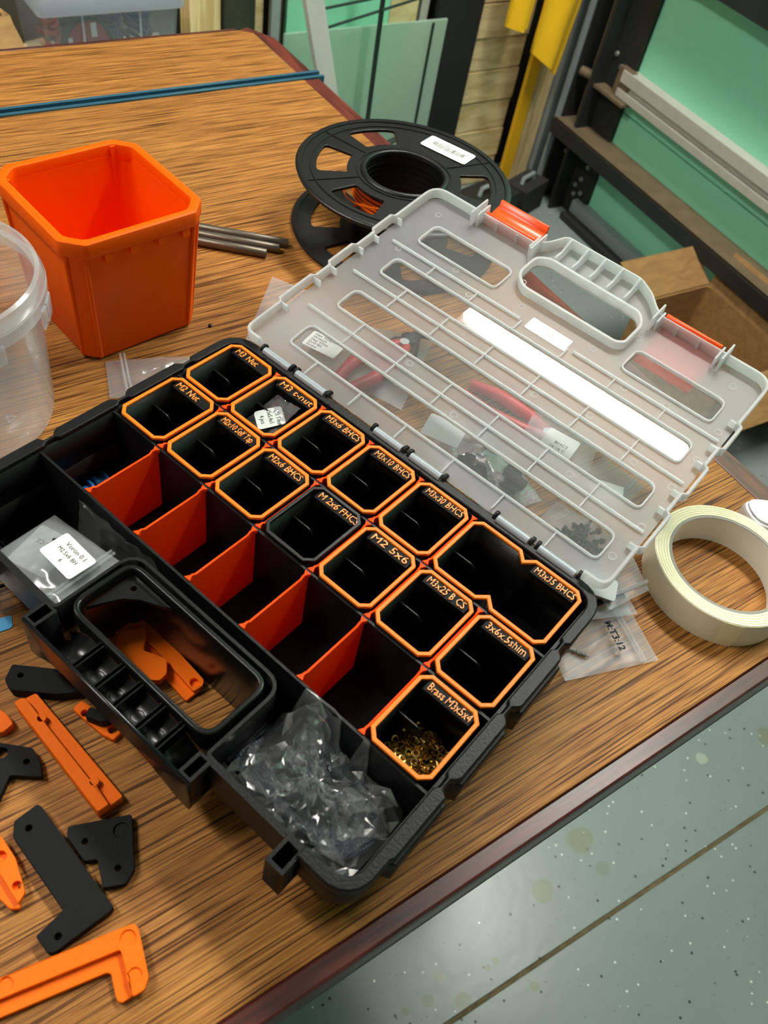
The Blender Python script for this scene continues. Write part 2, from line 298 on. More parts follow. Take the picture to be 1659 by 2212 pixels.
def obj(name, bm, mat, parent=None, xf=None, smooth=None, bev=0.0, loc=None, rot=None):
    me = bpy.data.meshes.new(name)
    if xf is not None: bmesh.ops.transform(bm, matrix=xf, verts=bm.verts)
    if bev:
        es = [e for e in bm.edges if len(e.link_faces) == 2 and e.calc_face_angle(0) > 0.6]
        bmesh.ops.bevel(bm, geom=es, offset=bev, segments=2, affect='EDGES', clamp_overlap=True)
    bmesh.ops.recalc_face_normals(bm, faces=bm.faces)
    bm.to_mesh(me); bm.free(); me.materials.append(MATS[mat])
    if smooth is not None:
        for p in me.polygons: p.use_smooth = True
        if smooth < 180: me.set_sharp_from_angle(angle=math.radians(smooth))
    o = bpy.data.objects.new(name, me); SC.collection.objects.link(o)
    if parent is not None: o.parent = parent
    if loc is not None: o.location = loc
    if rot is not None: o.rotation_euler = rot
    return o
def tag(o, label, cat, group=None):
    o['label'] = label; o['category'] = cat
    if group: o['group'] = group
    return o
def thing(name, label, cat, loc=(0, 0, 0), rotz=0, group=None, rot=None):
    o = bpy.data.objects.new(name, None); SC.collection.objects.link(o); o.location = loc
    o.rotation_euler = rot if rot else (0, 0, rotz); o.empty_display_size = 0.02; return tag(o, label, cat, group)
def struct(o): o['kind'] = 'structure'; return o
CB = Matrix.Rotation(CASE_ROT, 4, 'Z')
def cw(x, y, z=0.0):
    "organizer grid coordinates (z = 0 at the rim) -> world"
    v = CB @ Vector((x * U, y * U, 0)); return Vector((v.x, v.y, T + 1.32 * U + z * U))
SU = Matrix.Scale(U, 4)

# ------------------------------------------------------------------ room shell
def wall_z(name, poly, z0, z1, mat): return struct(obj(name, plate([poly], z0, z1), mat))
JY = lambda x: -0.3588 - 0.0545 * x
fl = struct(obj('floor', plate([[(-2.3, JY(-2.3) + 0.003), (2.4, JY(2.4) + 0.003), (2.4, 1.6), (-2.3, 1.6)]], -0.08, 0, 0.001), 'epoxy_floor'))
fb = obj('slab', plate([[(-2.3, -2.4), (2.4, -2.4), (2.4, JY(2.4) - 0.003), (-2.3, JY(-2.3) - 0.003)]], -0.08, 0, 0.001), 'epoxy_floor', fl)
bmg = bmesh.new(); prev = None
for i in range(900):
    x = -1.0 + i * 0.0033; row = [bmg.verts.new((x, JY(x) - 0.004 + j * 0.002, -0.002 + 0.0028 * noise.noise(Vector((x * 160, j * 1.7, 1.3))) - (0.002 if j in (0, 4) else 0))) for j in range(5)]
    if prev:
        for j in range(4): bmg.faces.new((prev[j], row[j], row[j + 1], prev[j + 1]))
    prev = row
obj('joint_dirt', bmg, 'dirt', fl, smooth=60)
struct(obj('ceiling', BX(-2.3, 2.4, -2.4, 1.6, 2.55, 2.65), 'ceiling_white'))
struct(obj('wall_back', BX(-2.3, 2.4, 1.42, 1.50, 0, 2.55), 'wall_dark'))
struct(obj('wall_left', BX(-2.38, -2.3, -2.4, 1.5, 0, 2.55), 'wall_pale'))
struct(obj('wall_front', BX(-2.3, 2.4, -2.48, -2.4, 0, 2.55), 'wall_pale'))
struct(obj('wall_right', BX(2.3, 2.38, -2.4, 1.42, 0, 2.55), 'wall_pale'))
# garage door: mint panels, steel rails, guide column.  t runs along the door, n towards the room
DA = math.radians(-4.5); D0 = Vector((1.80, 1.05, 0))
DX = Matrix.Translation(D0) @ Matrix.Rotation(DA, 4, 'Z') @ Matrix.Rotation(PI / 2, 4, 'Z')   # local x = +t (away), local y = out of the room? (-n)
door = struct(bpy.data.objects.new('door_1', None)); SC.collection.objects.link(door); door.matrix_world = DX
# local axes: x along +t, y pointing to the room (-X world), z up
def dpart(name, a, mat, bev=0.0, par=None): return obj(name, BX(*a), mat, par or door, bev=bev)
for k, (z0, z1) in enumerate(((0.02, 0.322), (0.326, 0.672), (0.676, 1.20), (1.204, 1.75), (1.754, 2.3))):
    dpart('door_panel', (-2.6, 0.012, -0.03, 0.0, z0, z1), 'mint_paint', 0.002)
bmr = bmesh.new(); bx(bmr, -2.6, 0.03, 0.0, 0.035, 0.365, 0.383); bx(bmr, -2.6, 0.03, 0.0, 0.022, 0.383, 0.400); bx(bmr, -2.6, 0.03, 0.0, 0.035, 0.400, 0.428)
obj('aluminium_rail', bmr, 'alu_rail', door)
bmr = bmesh.new(); bx(bmr, -2.6, 0.17, 0.0, 0.085, 0.238, 0.243); bx(bmr, -2.6, 0.17, 0.080, 0.085, 0.205, 0.243)
obj('steel_rail', bmr, 'steel_rust', door)
dpart('steel_rail_face', (-2.6, 0.17, 0.0851, 0.088, 0.203, 0.240), 'steel_dark')
dpart('upper_rail', (-2.6, 0.03, 0.0, 0.06, 0.672, 0.72), 'steel_dark')
dpart('bottom_rail', (-2.6, 0.05, 0.0, 0.03, 0.0, 0.055), 'steel_grey'); dpart('rubber_seal', (-2.6, 0.05, 0.03, 0.06, 0.0, 0.02), 'seal_dark')
bmc = bmesh.new(); bx(bmc, 0.014, 0.10, 0.0, 0.012, 0, 2.4); bx(bmc, 0.10, 0.11, 0.0, 0.06, 0, 2.4); bx(bmc, 0.165, 0.175, -0.02, 0.06, 0, 2.4); bx(bmc, 0.11, 0.31, -0.04, -0.02, 0, 2.4)
col = obj('guide_column', bmc, 'steel_dark', door)
dpart('column_edge', (0.172, 0.180, 0.03, 0.075, 0.0, 2.4), 'steel_grey'); dpart('column_web', (0.112, 0.164, -0.0, 0.008, 0, 2.4), 'web_black')  # near-black web strip of the column, darker than its steel flanges
for t in (0.125, 0.150):
    dpart('guide_rod', (t, t + 0.005, 0.012, 0.018, 0.16, 2.2), 'steel_rust')
for t, z in ((0.06, 0.11), (0.075, 0.085), (0.045, 0.075), (0.05, 0.15), (0.13, 0.16), (0.155, 0.145), (0.14, 0.31), (0.12, 0.335), (0.06, 0.42), (0.09, 0.44), (0.19, 0.30), (0.07, 0.06)):
    obj('bolt', LA([(0.0, 0), (0.007, 0), (0.006, 0.004), (0.0, 0.005)], 10), 'steel', door, xf=Matrix.Translation((t, 0.014, z)) @ Matrix.Rotation(-PI / 2, 4, 'X'))
bmh = bmesh.new(); bx(bmh, -0.02, 0.12, 0.012, 0.05, 0.355, 0.362); bx(bmh, 0.0, 0.05, 0.012, 0.03, 0.36, 0.43); tube(bmh, [(0.11, 0.03, 0.37), (0.16, 0.05, 0.37)], 0.012, 12)
obj('roller_bracket', bmh, 'steel_rust', door)

# ------------------------------------------------------------------ ceiling battens (the lamps)
def batten(name, label, x, y, rz, L, W, mat):
    t = thing(name, label, 'ceiling light', (x, y, 2.55), rz)
    obj('housing', BX(-W * 0.62, W * 0.62, -L / 2 - 0.02, L / 2 + 0.02, -0.05, -0.0005), 'batten_white', t, bev=0.004)
    obj('diffuser', BX(-W / 2, W / 2, -L / 2, L / 2, -0.085, -0.0505), mat, t)
    return t
batten('ceiling_light', 'white ceiling batten over the garage door side of the bench', 1.16, 0.36, math.radians(9), 1.24, 0.16, 'lamp_door_side')
batten('ceiling_light', 'white ceiling batten over the far left of the bench', -0.72, 0.78, math.radians(9), 1.24, 0.16, 'lamp_far_side')

# ------------------------------------------------------------------ workbench
YN, YF, YT, XR = -0.316, 0.642, 0.502, 0.472      # near edge, far edge, track front, right edge
XL = -0.75; TW = 0.020; TN = 0.0115; TRK = 0.018
tb = thing('workbench', 'workbench with oak laminate top and dark red edge trim', 'table', (0, 0, 0))
obj('top_panel', plate([rect(XL, YN, XR, YT)], T - 0.03, T, 0.0004), 'oak_laminate', tb)
fc = [(XL, YT + TRK), (XR, YT + TRK), (XR, YF - 0.012), (XR - 0.016, YF), (XL, YF)]
obj('top_panel', plate([fc], T - 0.03, T, 0.0004), 'oak_laminate', tb)
obj('substrate', plate([rect(XL, YN, XR, YF)], T - 0.036, T - 0.0305), 'underside', tb)
obj('edge_trim', plate([[(XL, YN - TN), (XR + TW - 0.012, YN - TN), (XR + TW, YN - TN + 0.011), (XR + TW, YN), (XL, YN)]], T - 0.03, T, 0.0015), 'maroon_edge', tb)
obj('edge_trim', plate([rect(XR, YN, XR + TW, YT - 0.0005)], T - 0.03, T, 0.0012), 'maroon_edge_y', tb)
obj('edge_trim', plate([[(XR, YT + TRK), (XR + TW, YT + TRK), (XR + TW, YF - 0.03), (XR + TW - 0.02, YF + 0.006), (XR - 0.016, YF + 0.0005), (XR, YF - 0.012)]], T - 0.03, T, 0.0012), 'maroon_edge_y', tb)
obj('edge_trim', plate([rect(XL, YF + 0.0008, XR - 0.018, YF + 0.006)], T - 0.03, T, 0.001), 'maroon_edge', tb)
obj('under_edge', plate([rect(XL, YN - TN + 0.001, XR + TW - 0.004, YN + 0.02)], T - 0.048, T - 0.0305), 'underside', tb)
for x in (XL + 0.05, XR - 0.11):
    for y in (YN + 0.1, YF - 0.12): obj('leg', BX(x, x + 0.06, y, y + 0.06, 0, T - 0.036), 'pine', tb, bev=0.003)
tk = thing('t_track', 'blue anodised aluminium track let into the workbench top', 'track', (0, 0, 0))
obj('base', BX(XL, XR + 0.028, YT + 0.0008, YT + TRK - 0.0008, T - 0.03, T - 0.010), 'track_blue', tk)
for a, b, w_ in ((YT + 0.0008, YT + 0.0055, 1), (YT + TRK - 0.0055, YT + TRK - 0.0008, 1)):
    bmk = bmesh.new(); bx(bmk, XL, XR + 0.028, a, b, T - 0.010, T + 0.0012); obj('lip', bmk, 'track_blue', tk, bev=0.0006)
for x in (-0.2, 0.02, 0.21, 0.335, 0.44): obj('screw', LA([(0.0, 0), (0.0034, 0), (0.0028, 0.0018), (0, 0.002)], 12, (x, YT + TRK / 2, T - 0.010)), 'steel', tk)

# ------------------------------------------------------------------ organizer case
case = thing('organizer_case', 'open black plastic parts organizer with clear hinged lid', 'organizer', (0, 0, T), CASE_ROT)
CX = SU @ Matrix.Translation((0, 0, 1.32))
def cpart(name, bm, mat='case_black', par=None, bev=0.0, smooth=None): return obj(name, bm, mat, par or case, xf=CX, bev=bev * U, smooth=smooth)
FOOT = [(-0.04, -1.40), (2.24, -1.40), (2.24, -0.20), (4.90, -0.20), (4.90, -1.40), (7.06, -1.40), (7.06, 3.74), (-0.04, 3.74)]
FOOT = roundp(FOOT, [0.3, 0.08, 0.25, 0.25, 0.08, 0.3, 0.12, 0.12], 5)
FOOT2 = roundp([(-0.03, -1.14), (2.23, -1.14), (2.23, -0.20), (4.91, -0.20), (4.91, -1.14), (7.05, -1.14), (7.05, 3.73), (-0.03, 3.73)], [0.25, 0.08, 0.25, 0.25, 0.08, 0.25, 0.12, 0.12], 5)
cpart('tray_floor', plate([FOOT2], -1.32, -1.27))
cpart('tray_wall', plate([FOOT2, shrink(FOOT2, 0.045)], -1.27, -0.62))
cpart('tray_wall', plate([FOOT, shrink(FOOT, 0.045)], -0.619, -0.02))
cpart('tray_step', plate([roundp([(-0.03, -1.40), (2.23, -1.40), (2.23, -1.09), (-0.03, -1.09)], 0.1)], -0.66, -0.62)); cpart('tray_step', plate([roundp([(4.91, -1.40), (7.05, -1.40), (7.05, -1.09), (4.91, -1.09)], 0.1)], -0.66, -0.62))
for y in (-0.0, 1.247, 2.48): cpart('partition', BX(0.007, 7.013, y - 0.018, y + 0.018, -1.269, -0.012))
HOLE = roundp(rect(2.31, -1.30, 4.83, -0.27), 0.26, 6)
cpart('handle_frame', plate([HOLE, shrink(HOLE, 0.075)], -1.31, 0.03, 0.02), 'handle_black')
gus = [(2.42, -0.37), (3.15, -0.37), (2.98, -0.46), (2.78, -0.56), (2.62, -0.70), (2.50, -0.92), (2.42, -1.1)]
cpart('corner_gusset', plate([gus, circ(2.60, -0.51, 0.04)], -0.17, -0.11), 'handle_black')
def resample(path, d):
    out = []; P = [Vector(p) for p in path]
    for i in range(len(P) - 1):
        L = (P[i + 1] - P[i]).length; n = max(1, int(L / d))
        for k in range(n): out.append(P[i].lerp(P[i + 1], k / n))
    out.append(P[-1]); return out
def strip(path, fo, fi, z0, z1, bev=0.0, d=0.05):
    P = resample(path, d); n = len(P); O = []; I = []
    for i in range(n):
        t = (P[min(i + 1, n - 1)] - P[max(i - 1, 0)]).normalized(); nr = Vector((-t.y, t.x)) * -1   # left-hand path: outward to the right
        O.append(tuple(P[i] + nr * fo(P[i]))); I.append(tuple(P[i] + nr * fi(P[i])))
    return plate([O + I[::-1]], z0, z1, bev)
RIM = roundp([(6.42, -1.38), (7.06, -1.38), (7.06, 3.76), (-0.04, 3.76), (-0.04, -1.38), (0.70, -1.38)], [0, 0.42, 0.34, 0.34, 0.42, 0], 6, closed=False)
def side(p): return p.x > 6.95 or p.x < 0.13
def bump(p, zones, a): return a if side(p) and any(z0 <= p.y <= z1 for z0, z1 in zones) else 0.0
ZN = ((2.62, 2.82), (1.38, 1.58), (0.14, 0.34))
ZB = ((1.62, 2.58), (0.38, 1.34), (-0.86, 0.10))
cpart('rim', strip(RIM, lambda p: 0.125 - bump(p, ZN, 0.055) + bump(p, ZB, 0.03), lambda p: -0.03 + bump(p, ZN, 0.05), -0.10, 0.045, 0.02))
cpart('rim_skirt', strip(RIM, lambda p: 0.10 - bump(p, ZN, 0.05) + bump(p, ZB, 0.10), lambda p: 0.005, -0.58, -0.105, 0.02))
cpart('rim_groove', strip(RIM, lambda p: 0.065, lambda p: 0.01, -0.70, -0.582))
for x0, x1 in ((0.66, 0.90), (2.08, 2.30), (4.84, 5.04), (6.20, 6.45)):
    lg = plate([rect(x0, -1.74, x1, -1.405), rect(x0 + 0.045, -1.695, x1 - 0.045, -1.44)], -0.72, 0.0); bx(lg, x0 + 0.04, x1 - 0.04, -1.70, -1.43, -0.70, -0.55); cpart('latch_lug', lg)
cpart('latch_ledge', BX(0.905, 2.075, -1.45, -1.405, -0.66, -0.0)); cpart('latch_ledge', BX(5.045, 6.195, -1.45, -1.405, -0.66, -0.0))
gw = [(2.10, 0.0), (5.04, 0.0), (5.04, -0.74), (4.94, -0.72), (4.78, -0.58), (4.62, -0.40), (4.45, -0.27), (4.2, -0.22), (2.95, -0.22), (2.7, -0.27), (2.52, -0.40), (2.36, -0.58), (2.20, -0.72), (2.10, -0.74)]
gk = plate([gw], -0.028, 0.028, 0.012); bmesh.ops.transform(gk, matrix=Matrix.Translation((0, -1.80, 0)) @ Matrix.Rotation(PI / 2, 4, 'X'), verts=gk.verts)
for v in gk.verts: v.co.y += 0.055 * min(1, max(0, abs(v.co.x - 3.57) - 0.95) / 0.5)
cpart('handle_grip_wall', gk, 'handle_black')
gf = bmesh.new(); rows = []
for i in range(41):
    x = 2.305 + i * 2.53 / 40; e = min(1, max(0, abs(x - 3.57) - 0.75) / 0.5); row = []
    for j in range(9):
        v = j / 8; row.append(gf.verts.new((x, -1.785 + 0.05 * e + v * (0.48 - 0.05 * e), -0.20 - 0.10 * math.sin(PI * v) - 0.40 * e * e)))
    rows.append(row)
for i in range(40):
    for j in range(8): gf.faces.new((rows[i][j], rows[i + 1][j], rows[i + 1][j + 1], rows[i][j + 1]))
cpart('handle_grip_floor', gf, 'handle_black', smooth=60)
for x in (3.0, 3.39, 3.72, 4.11, 4.44):
    for dx in (-0.03, 0.03): cpart('grip_rib', BX(x + dx - 0.01, x + dx + 0.01, -1.77, -1.305, -0.27, -0.06), 'handle_black')
for x in (3.2, 3.55, 3.92, 4.27): cpart('mould_mark', plate([circ(x, -1.55, 0.085), circ(x, -1.55, 0.072)], -0.299, -0.285), 'handle_black')
HK = (0.45, 1.14, 1.89, 2.85, 3.53, 4.25, 5.21, 5.91, 6.67)
for i, x in enumerate(HK):
    for dx in ((-0.05, 0.05) if i in (1, 4, 7) else (0,)):
        k = plate([roundp([(3.74, -0.35), (3.96, -0.35), (4.0, 0.02), (3.98, 0.10), (3.90, 0.13), (3.84, 0.08), (3.80, -0.02), (3.74, -0.02)], 0.03, 2)], -0.025, 0.025, 0.006)
        bmesh.ops.transform(k, matrix=Matrix.Translation((x + dx, 0, 0)) @ Matrix(((0, 0, 1, 0), (1, 0, 0, 0), (0, 1, 0, 0), (0, 0, 0, 1))), verts=k.verts)
        cpart('hinge_knuckle', k)

# lid, opened back past level
LIDA = math.radians(10.5)
lidpoly = [(0.02, 0.03), (7.05, 0.03), (7.05, 4.98), (4.98, 4.98), (4.82, 5.08), (4.56, 5.34), (4.24, 5.52), (2.66, 5.52), (2.50, 5.18), (2.30, 4.98), (0.02, 4.98)]
lidout = roundp(lidpoly, [0.32, 0.32, 0.4, 0.05, 0.05, 0.15, 0.12, 0.12, 0.1, 0.05, 0.4], 5)
WINS = [rect(0.66, 0.40, 6.70, 0.92), rect(0.66, 1.54, 6.70, 2.04), rect(0.66, 2.65, 6.71, 3.12), rect(0.64, 3.72, 2.38, 4.27), rect(5.03, 3.68, 6.68, 4.20)]
WR = [roundp(w_, [0.09, 0.09, 0.14, 0.14], 5) for w_ in WINS]
hh = roundp([(2.80, 4.00), (4.66, 4.00), (4.78, 4.08), (4.78, 4.58), (4.62, 4.80), (2.76, 4.83), (2.57, 4.70), (2.57, 4.20)], [0.1, 0.05, 0.06, 0.1, 0.1, 0.1, 0.1, 0.12], 4)
lid = obj('lid', plate([lidout, hh] + WR, 0.0, 0.032), 'lid_frost', case, xf=SU)
lid.location = (0, 3.90 * U, 1.32 * U); lid.rotation_euler = (LIDA, 0, 0)
def lpart(name, bm, mat='lid_edge', bev=0.0, smooth=None): return obj(name, bm, mat, lid, xf=SU, bev=bev * U, smooth=smooth)
for w_ in WINS:
    o_ = roundp([(w_[0][0] - 0.0, w_[0][1]), (w_[1][0], w_[1][1]), w_[2], w_[3]], [0.09, 0.09, 0.14, 0.14], 5)
    lpart('window_frame', plate([shrink(o_, -0.028), shrink(o_, 0.004)], 0.0325, 0.075, 0.008))
    lpart('window_pane', plate([shrink(o_, 0.006)], 0.004, 0.028), 'clear_pane')
LR = roundp([(0.02, 0.03), (7.05, 0.03), (7.05, 4.98), (4.98, 4.98)], [0, 0.32, 0.4, 0], 6, closed=False)
LZN = ((3.22, 3.82), (2.10, 2.76), (0.90, 1.66))
for pth in (roundp([(6.70, 0.03), (7.05, 0.03), (7.05, 4.98), (6.25, 4.98)], 0.30, 6, closed=False), roundp([(0.98, 4.98), (0.02, 4.98), (0.02, 0.03), (0.36, 0.03)], 0.30, 6, closed=False)):
    lpart('lid_wall', strip(pth, lambda p: 0.03 + bump(p, LZN, 0.07), lambda p: -0.025 + bump(p, LZN, 0.07), 0.0325, 0.22, 0.012))
for s0, s1 in LZN:
    for s in (s0 - 0.02, s1 + 0.02):
        for x in (0.05, 7.02): lpart('notch_web', BX(x - 0.10, x + 0.10, s - 0.014, s + 0.014, 0.0325, 0.17))
for pth in ([(6.22, 4.98), (4.98, 4.98)], [(2.32, 4.98), (1.0, 4.98)]): lpart('latch_wall', strip(pth, lambda p: 0.0, lambda p: -0.035, 0.0325, 0.24, 0.01))
for x, s0, s1, h in ((1.06, 4.72, 5.2, 0.34), (1.16, 4.78, 5.15, 0.3), (2.40, 4.7, 5.2, 0.32), (2.32, 4.8, 5.1, 0.26), (4.90, 4.72, 5.15, 0.32), (4.98, 4.78, 5.05, 0.26), (6.12, 4.72, 5.05, 0.26), (6.22, 4.70, 5.12, 0.34)):
    lpart('latch_lug', BX(x - 0.016, x + 0.016, s0, s1, 0.0325, h))
lpart('handle_inner_wall', plate([shrink(hh, -0.06), shrink(hh, 0.0)], 0.0325, 0.20, 0.012))
HW = roundp([(4.96, 5.0), (4.82, 5.08), (4.56, 5.34), (4.24, 5.52), (2.66, 5.52), (2.50, 5.18), (2.34, 5.0)], 0.1, 4, closed=False)
lpart('handle_outer_wall', strip(HW, lambda p: 0.0, lambda p: -0.04, 0.0325, 0.24, 0.012))
for x in (2.80, 3.16, 3.52, 3.88, 4.24):
    f = plate([roundp([(4.91, 0.0325), (5.47, 0.0325), (5.47, 0.27), (5.40, 0.30), (5.15, 0.20), (4.91, 0.21)], 0.04, 2)], -0.02, 0.02, 0.004)
    bmesh.ops.transform(f, matrix=Matrix.Translation((x, 0, 0)) @ Matrix(((0, 0, 1, 0), (1, 0, 0, 0), (0, 1, 0, 0), (0, 0, 0, 1))), verts=f.verts); lpart('grip_fin', f)
for s in (1.22, 2.36): lpart('long_rib', BX(0.30, 6.98, s - 0.013, s + 0.013, 0.0325, 0.085))
for x0, x1 in ((0.30, 3.15), (4.25, 6.98)): lpart('long_rib', BX(x0, x1, 3.42 - 0.013, 3.42 + 0.013, 0.0325, 0.085))
for k in range(6):
    x = 1.31 + 0.945 * k
    for a, b in ((0.06, 0.365), (0.955, 1.205), (1.235, 1.505), (2.075, 2.345), (2.375, 2.615), (3.155, 3.405)): lpart('cross_rib', BX(x - 0.011, x + 0.011, a, b, 0.0325, 0.075))
lpart('name_tab', plate([rect(3.30, 3.34, 4.12, 3.62)], 0.0325, 0.06, 0.008), 'clear_pane')
lpart('tab_mark', plate([circ(3.72, 3.48, 0.07), circ(3.72, 3.48, 0.05)], 0.0605, 0.066))
for (x, s) in ((0.5, 3.35), (1.6, 3.62), (2.15, 3.3), (2.66, 4.2), (3.0, 3.7), (4.45, 3.72), (5.3, 3.35), (6.0, 3.5), (6.88, 3.6), (6.9, 2.9), (6.88, 2.2), (6.9, 1.3), (5.2, 2.5), (4.3, 2.25), (6.2, 2.2), (2.4, 1.4), (3.6, 1.05), (5.6, 1.35), (6.85, 0.6), (0.45, 4.55), (6.6, 4.6), (4.9, 4.45)):
    lpart('mould_mark', plate([circ(x, s, 0.062), circ(x, s, 0.05)], 0.0325, 0.04))
for a, b in ((0.50, 1.07), (1.22, 1.84), (2.90, 3.44), (3.62, 4.20), (5.26, 5.82), (6.00, 6.62)):
    lpart('hinge_barrel', TU([(a, -0.02, 0.055), (b, -0.02, 0.055)], 0.068, 16), 'hinge_barrel', smooth=50)
# latches: one flipped up past the edge, one folded under the lid
def prof_x(pts, x0, x1, bev=0.01):
    k = plate([pts], 0, x1 - x0, bev); bmesh.ops.transform(k, matrix=Matrix.Translation((x0, 0, 0)) @ Matrix(((0, 0, 1, 0), (1, 0, 0, 0), (0, 1, 0, 0), (0, 0, 0, 1))), verts=k.verts); return k
la = prof_x([(5.00, -0.06), (5.06, -0.08), (5.16, 0.02), (5.30, 0.08), (5.46, 0.10), (5.50, 0.24), (5.44, 0.26), (5.42, 0.16), (5.28, 0.15), (5.12, 0.12), (5.05, 0.24), (5.00, 0.24)], 1.20, 2.28)
lpart('latch', la, 'latch_orange')
la = prof_x([(5.00, 0.26), (5.06, 0.26), (5.07, -0.02), (5.0, -0.20), (4.60, -0.24), (4.20, -0.22), (4.20, -0.16), (4.60, -0.17), (4.93, -0.13), (5.00, -0.02)], 5.02, 6.08)
lpart('latch', la, 'latch_orange')
for x in (5.30, 5.72): lpart('latch_clip', BX(x - 0.02, x + 0.02, 4.92, 4.975, 0.0325, 0.20))
for x in (1.5, 1.95): lpart('latch_clip', BX(x - 0.02, x + 0.02, 4.92, 4.975, 0.0325, 0.20))

# ------------------------------------------------------------------ divider plates
def divider(ix, row, label):
    y0, y1 = ((0.018, 1.229), (1.265, 2.462), (2.498, 3.69))[row]
    bm = bmesh.new(); L = y1 - y0 - 0.006; t = 0.016
    prof = [(0.0, -1.265), (L, -1.265), (L, 0.005), (L - 0.10, 0.005), (L - 0.14, -0.03), (0.14, -0.03), (0.10, 0.005), (0.0, 0.005)]
    k = plate([prof], -t, t, 0.003); bmesh.ops.transform(k, matrix=Matrix(((0, 0, 1, 0), (1, 0, 0, 0), (0, 1, 0, 0), (0, 0, 0, 1))), verts=k.verts)
    plate([[(-0.016, 0.06), (-0.05, 0.0), (0.05, 0.0), (0.016, 0.06)]], -0.06, 0.006, 0.0, k); plate([[(-0.016, L - 0.06), (-0.05, L), (0.05, L), (0.016, L - 0.06)]], -0.06, 0.006, 0.0, k)
    o = obj('divider_panel', k, 'divider_orange', None, xf=SU)
    o.location = cw(ix, y0 + 0.003); o.rotation_euler = (0, 0, CASE_ROT); tag(o, label, 'divider', 'orange divider panels of the organizer')
ROWA = ['M3 Nut', 'M3 t-nut', 'M3x6 BHCS', 'M3x10 BHCS', 'M3x30 BHCS', 'M3x35 BHCS']
ROWB = ['M2 Nut', 'M2x10 Self Tap', 'M2x6 BHCS', 'M 2x6 FHCS', 'M2 5x6', 'M3x25 B CS', '3x6x.5shim']
for i in range(5): divider(i + 1, 2, 'orange divider panel between the %s and %s bins' % (ROWA[i], ROWA[i + 1]))
for i in range(6): divider(i + 1, 1, 'orange divider panel between the %s and %s bins' % (ROWB[i], ROWB[i + 1]))
divider(1, 0, 'red orange divider panel beside the blue standoffs in the empty row')
for i, o_ in ((2, 'second'), (3, 'third'), (4, 'fourth'), (5, 'fifth')): divider(i, 0, '%s red orange divider panel of the empty row, counted from the blue standoffs' % o_)
divider(6, 0, 'red orange divider panel against the bin of brass inserts')

# ------------------------------------------------------------------ lettered bins
def make_bin(ix, row, text, mats=('rim_orange', 'bin_black', 'letter_orange'), double=False, wide=0.72, rimlabel='orange rim'):
    y0 = (0.024, 1.271, 2.504)[row]; H = 1.18; W_ = 0.935; c = 0.125
    o = thing('parts_bin', 'black parts bin with %s lettered %s' % (rimlabel, text), 'bin', cw(ix + 0.032, y0, -1.26), CASE_ROT, group='lettered bins in the organizer')
    if not double: P = [(c, 0), (W_ - c, 0), (W_, c), (W_, H - c), (W_ - c, H), (c, H), (0, H - c), (0, c)]
    else: P = [(c, 0), (0.81, 0), (0.935, c), (1.06, 0), (1.78, 0), (1.9, c), (1.9, H - c), (1.78, H), (1.06, H), (0.935, H - c), (0.81, H), (c, H), (0, H - c), (0, c)]
    B_ = shrink(P, 0.02); bm = plate([B_, shrink(B_, 0.03)], 0.03, 1.26); plate([B_], 0.0, 0.03, 0, bm)
    obj('bin_body', bm, mats[1], o, xf=SU)
    obj('bin_rim', plate([P, shrink(P, 0.056)], 1.2605, 1.31, 0.01), mats[0], o, xf=SU)
    xo = 0.96 if double else 0.0
    lp = obj('label_plate', plate([roundp([(xo + 0.13, H - 0.235), (xo + 0.85, H - 0.235), (xo + 0.85, H - 0.10), (xo + 0.82, H - 0.062), (xo + 0.16, H - 0.062), (xo + 0.13, H - 0.10)], 0.01, 2)], 1.22, 1.285, 0.008), 'plate_black', o, xf=SU)
    tb_ = text_bm(text, 0.17, 0.022, xo + 0.17, H - 0.205, 1.2855, 0, 'LEFT', wide, 0.06)
    obj('lettering', tb_, mats[2], lp, xf=SU)
    f = prof_x(roundp([(0.0, 1.06), (0.0, 0.80), (0.28, 0.82), (0.40, 0.90), (0.42, 0.98), (0.34, 1.06)], 0.05, 3), -0.012, 0.012, 0.002)
    bmesh.ops.transform(f, matrix=Matrix.Translation((0.052, 0.62, 0)) @ Matrix.Rotation(-PI / 2, 4, 'Z'), verts=f.verts)
    obj('finger_fin', f, mats[1], o, xf=SU)
    return o
for i, s in enumerate(ROWA): make_bin(i, 2, s, double=(i == 5), wide=0.46 if i == 0 else 0.66)
for i, s in enumerate(ROWB):
    if i == 3: make_bin(i, 1, s, ('bin_black', 'bin_black', 'letter_orange'), rimlabel='plain black rim')
    else: make_bin(i, 1, s, wide=0.46 if i in (0,) else 0.62)
make_bin(6, 0, 'Brass M3x5x4', wide=0.645)
# brass inserts
ins = LA([(0.0014, 0), (0.0023, 0), (0.0023, 0.0012), (0.0019, 0.0014), (0.0019, 0.002), (0.0023, 0.0022), (0.0023, 0.0036), (0.0014, 0.0036)], 12, closed=True)
ins_me = obj('heat_insert', ins, 'brass').data; bpy.data.objects.remove(bpy.data.objects['heat_insert'])
cnt = 0
def insert_at(x, y, z):
    o = bpy.data.objects.new('heat_insert', ins_me); SC.collection.objects.link(o); o.location = cw(x, y, z)
    o.rotation_euler = (random.uniform(0, 1.5), random.uniform(-0.7, 0.7), random.uniform(0, 6.28)) if random.random() < 0.8 else (0.1, 0.15, 0)
    tag(o, 'small brass threaded insert in the pile inside the organizer bin', 'insert', 'brass inserts in the corner bin')
pts = []; tries = 0
def mound(x, y):
    m_ = max(0.0, 1 - ((x - 6.52) / 0.50) ** 2) * max(0.0, 1 - ((y - 0.46) / 0.72) ** 2); return 0.36 * m_ + 0.10 * max(0, 1 - ((x - 6.42) / 0.16) ** 2) * (y > 0.7)
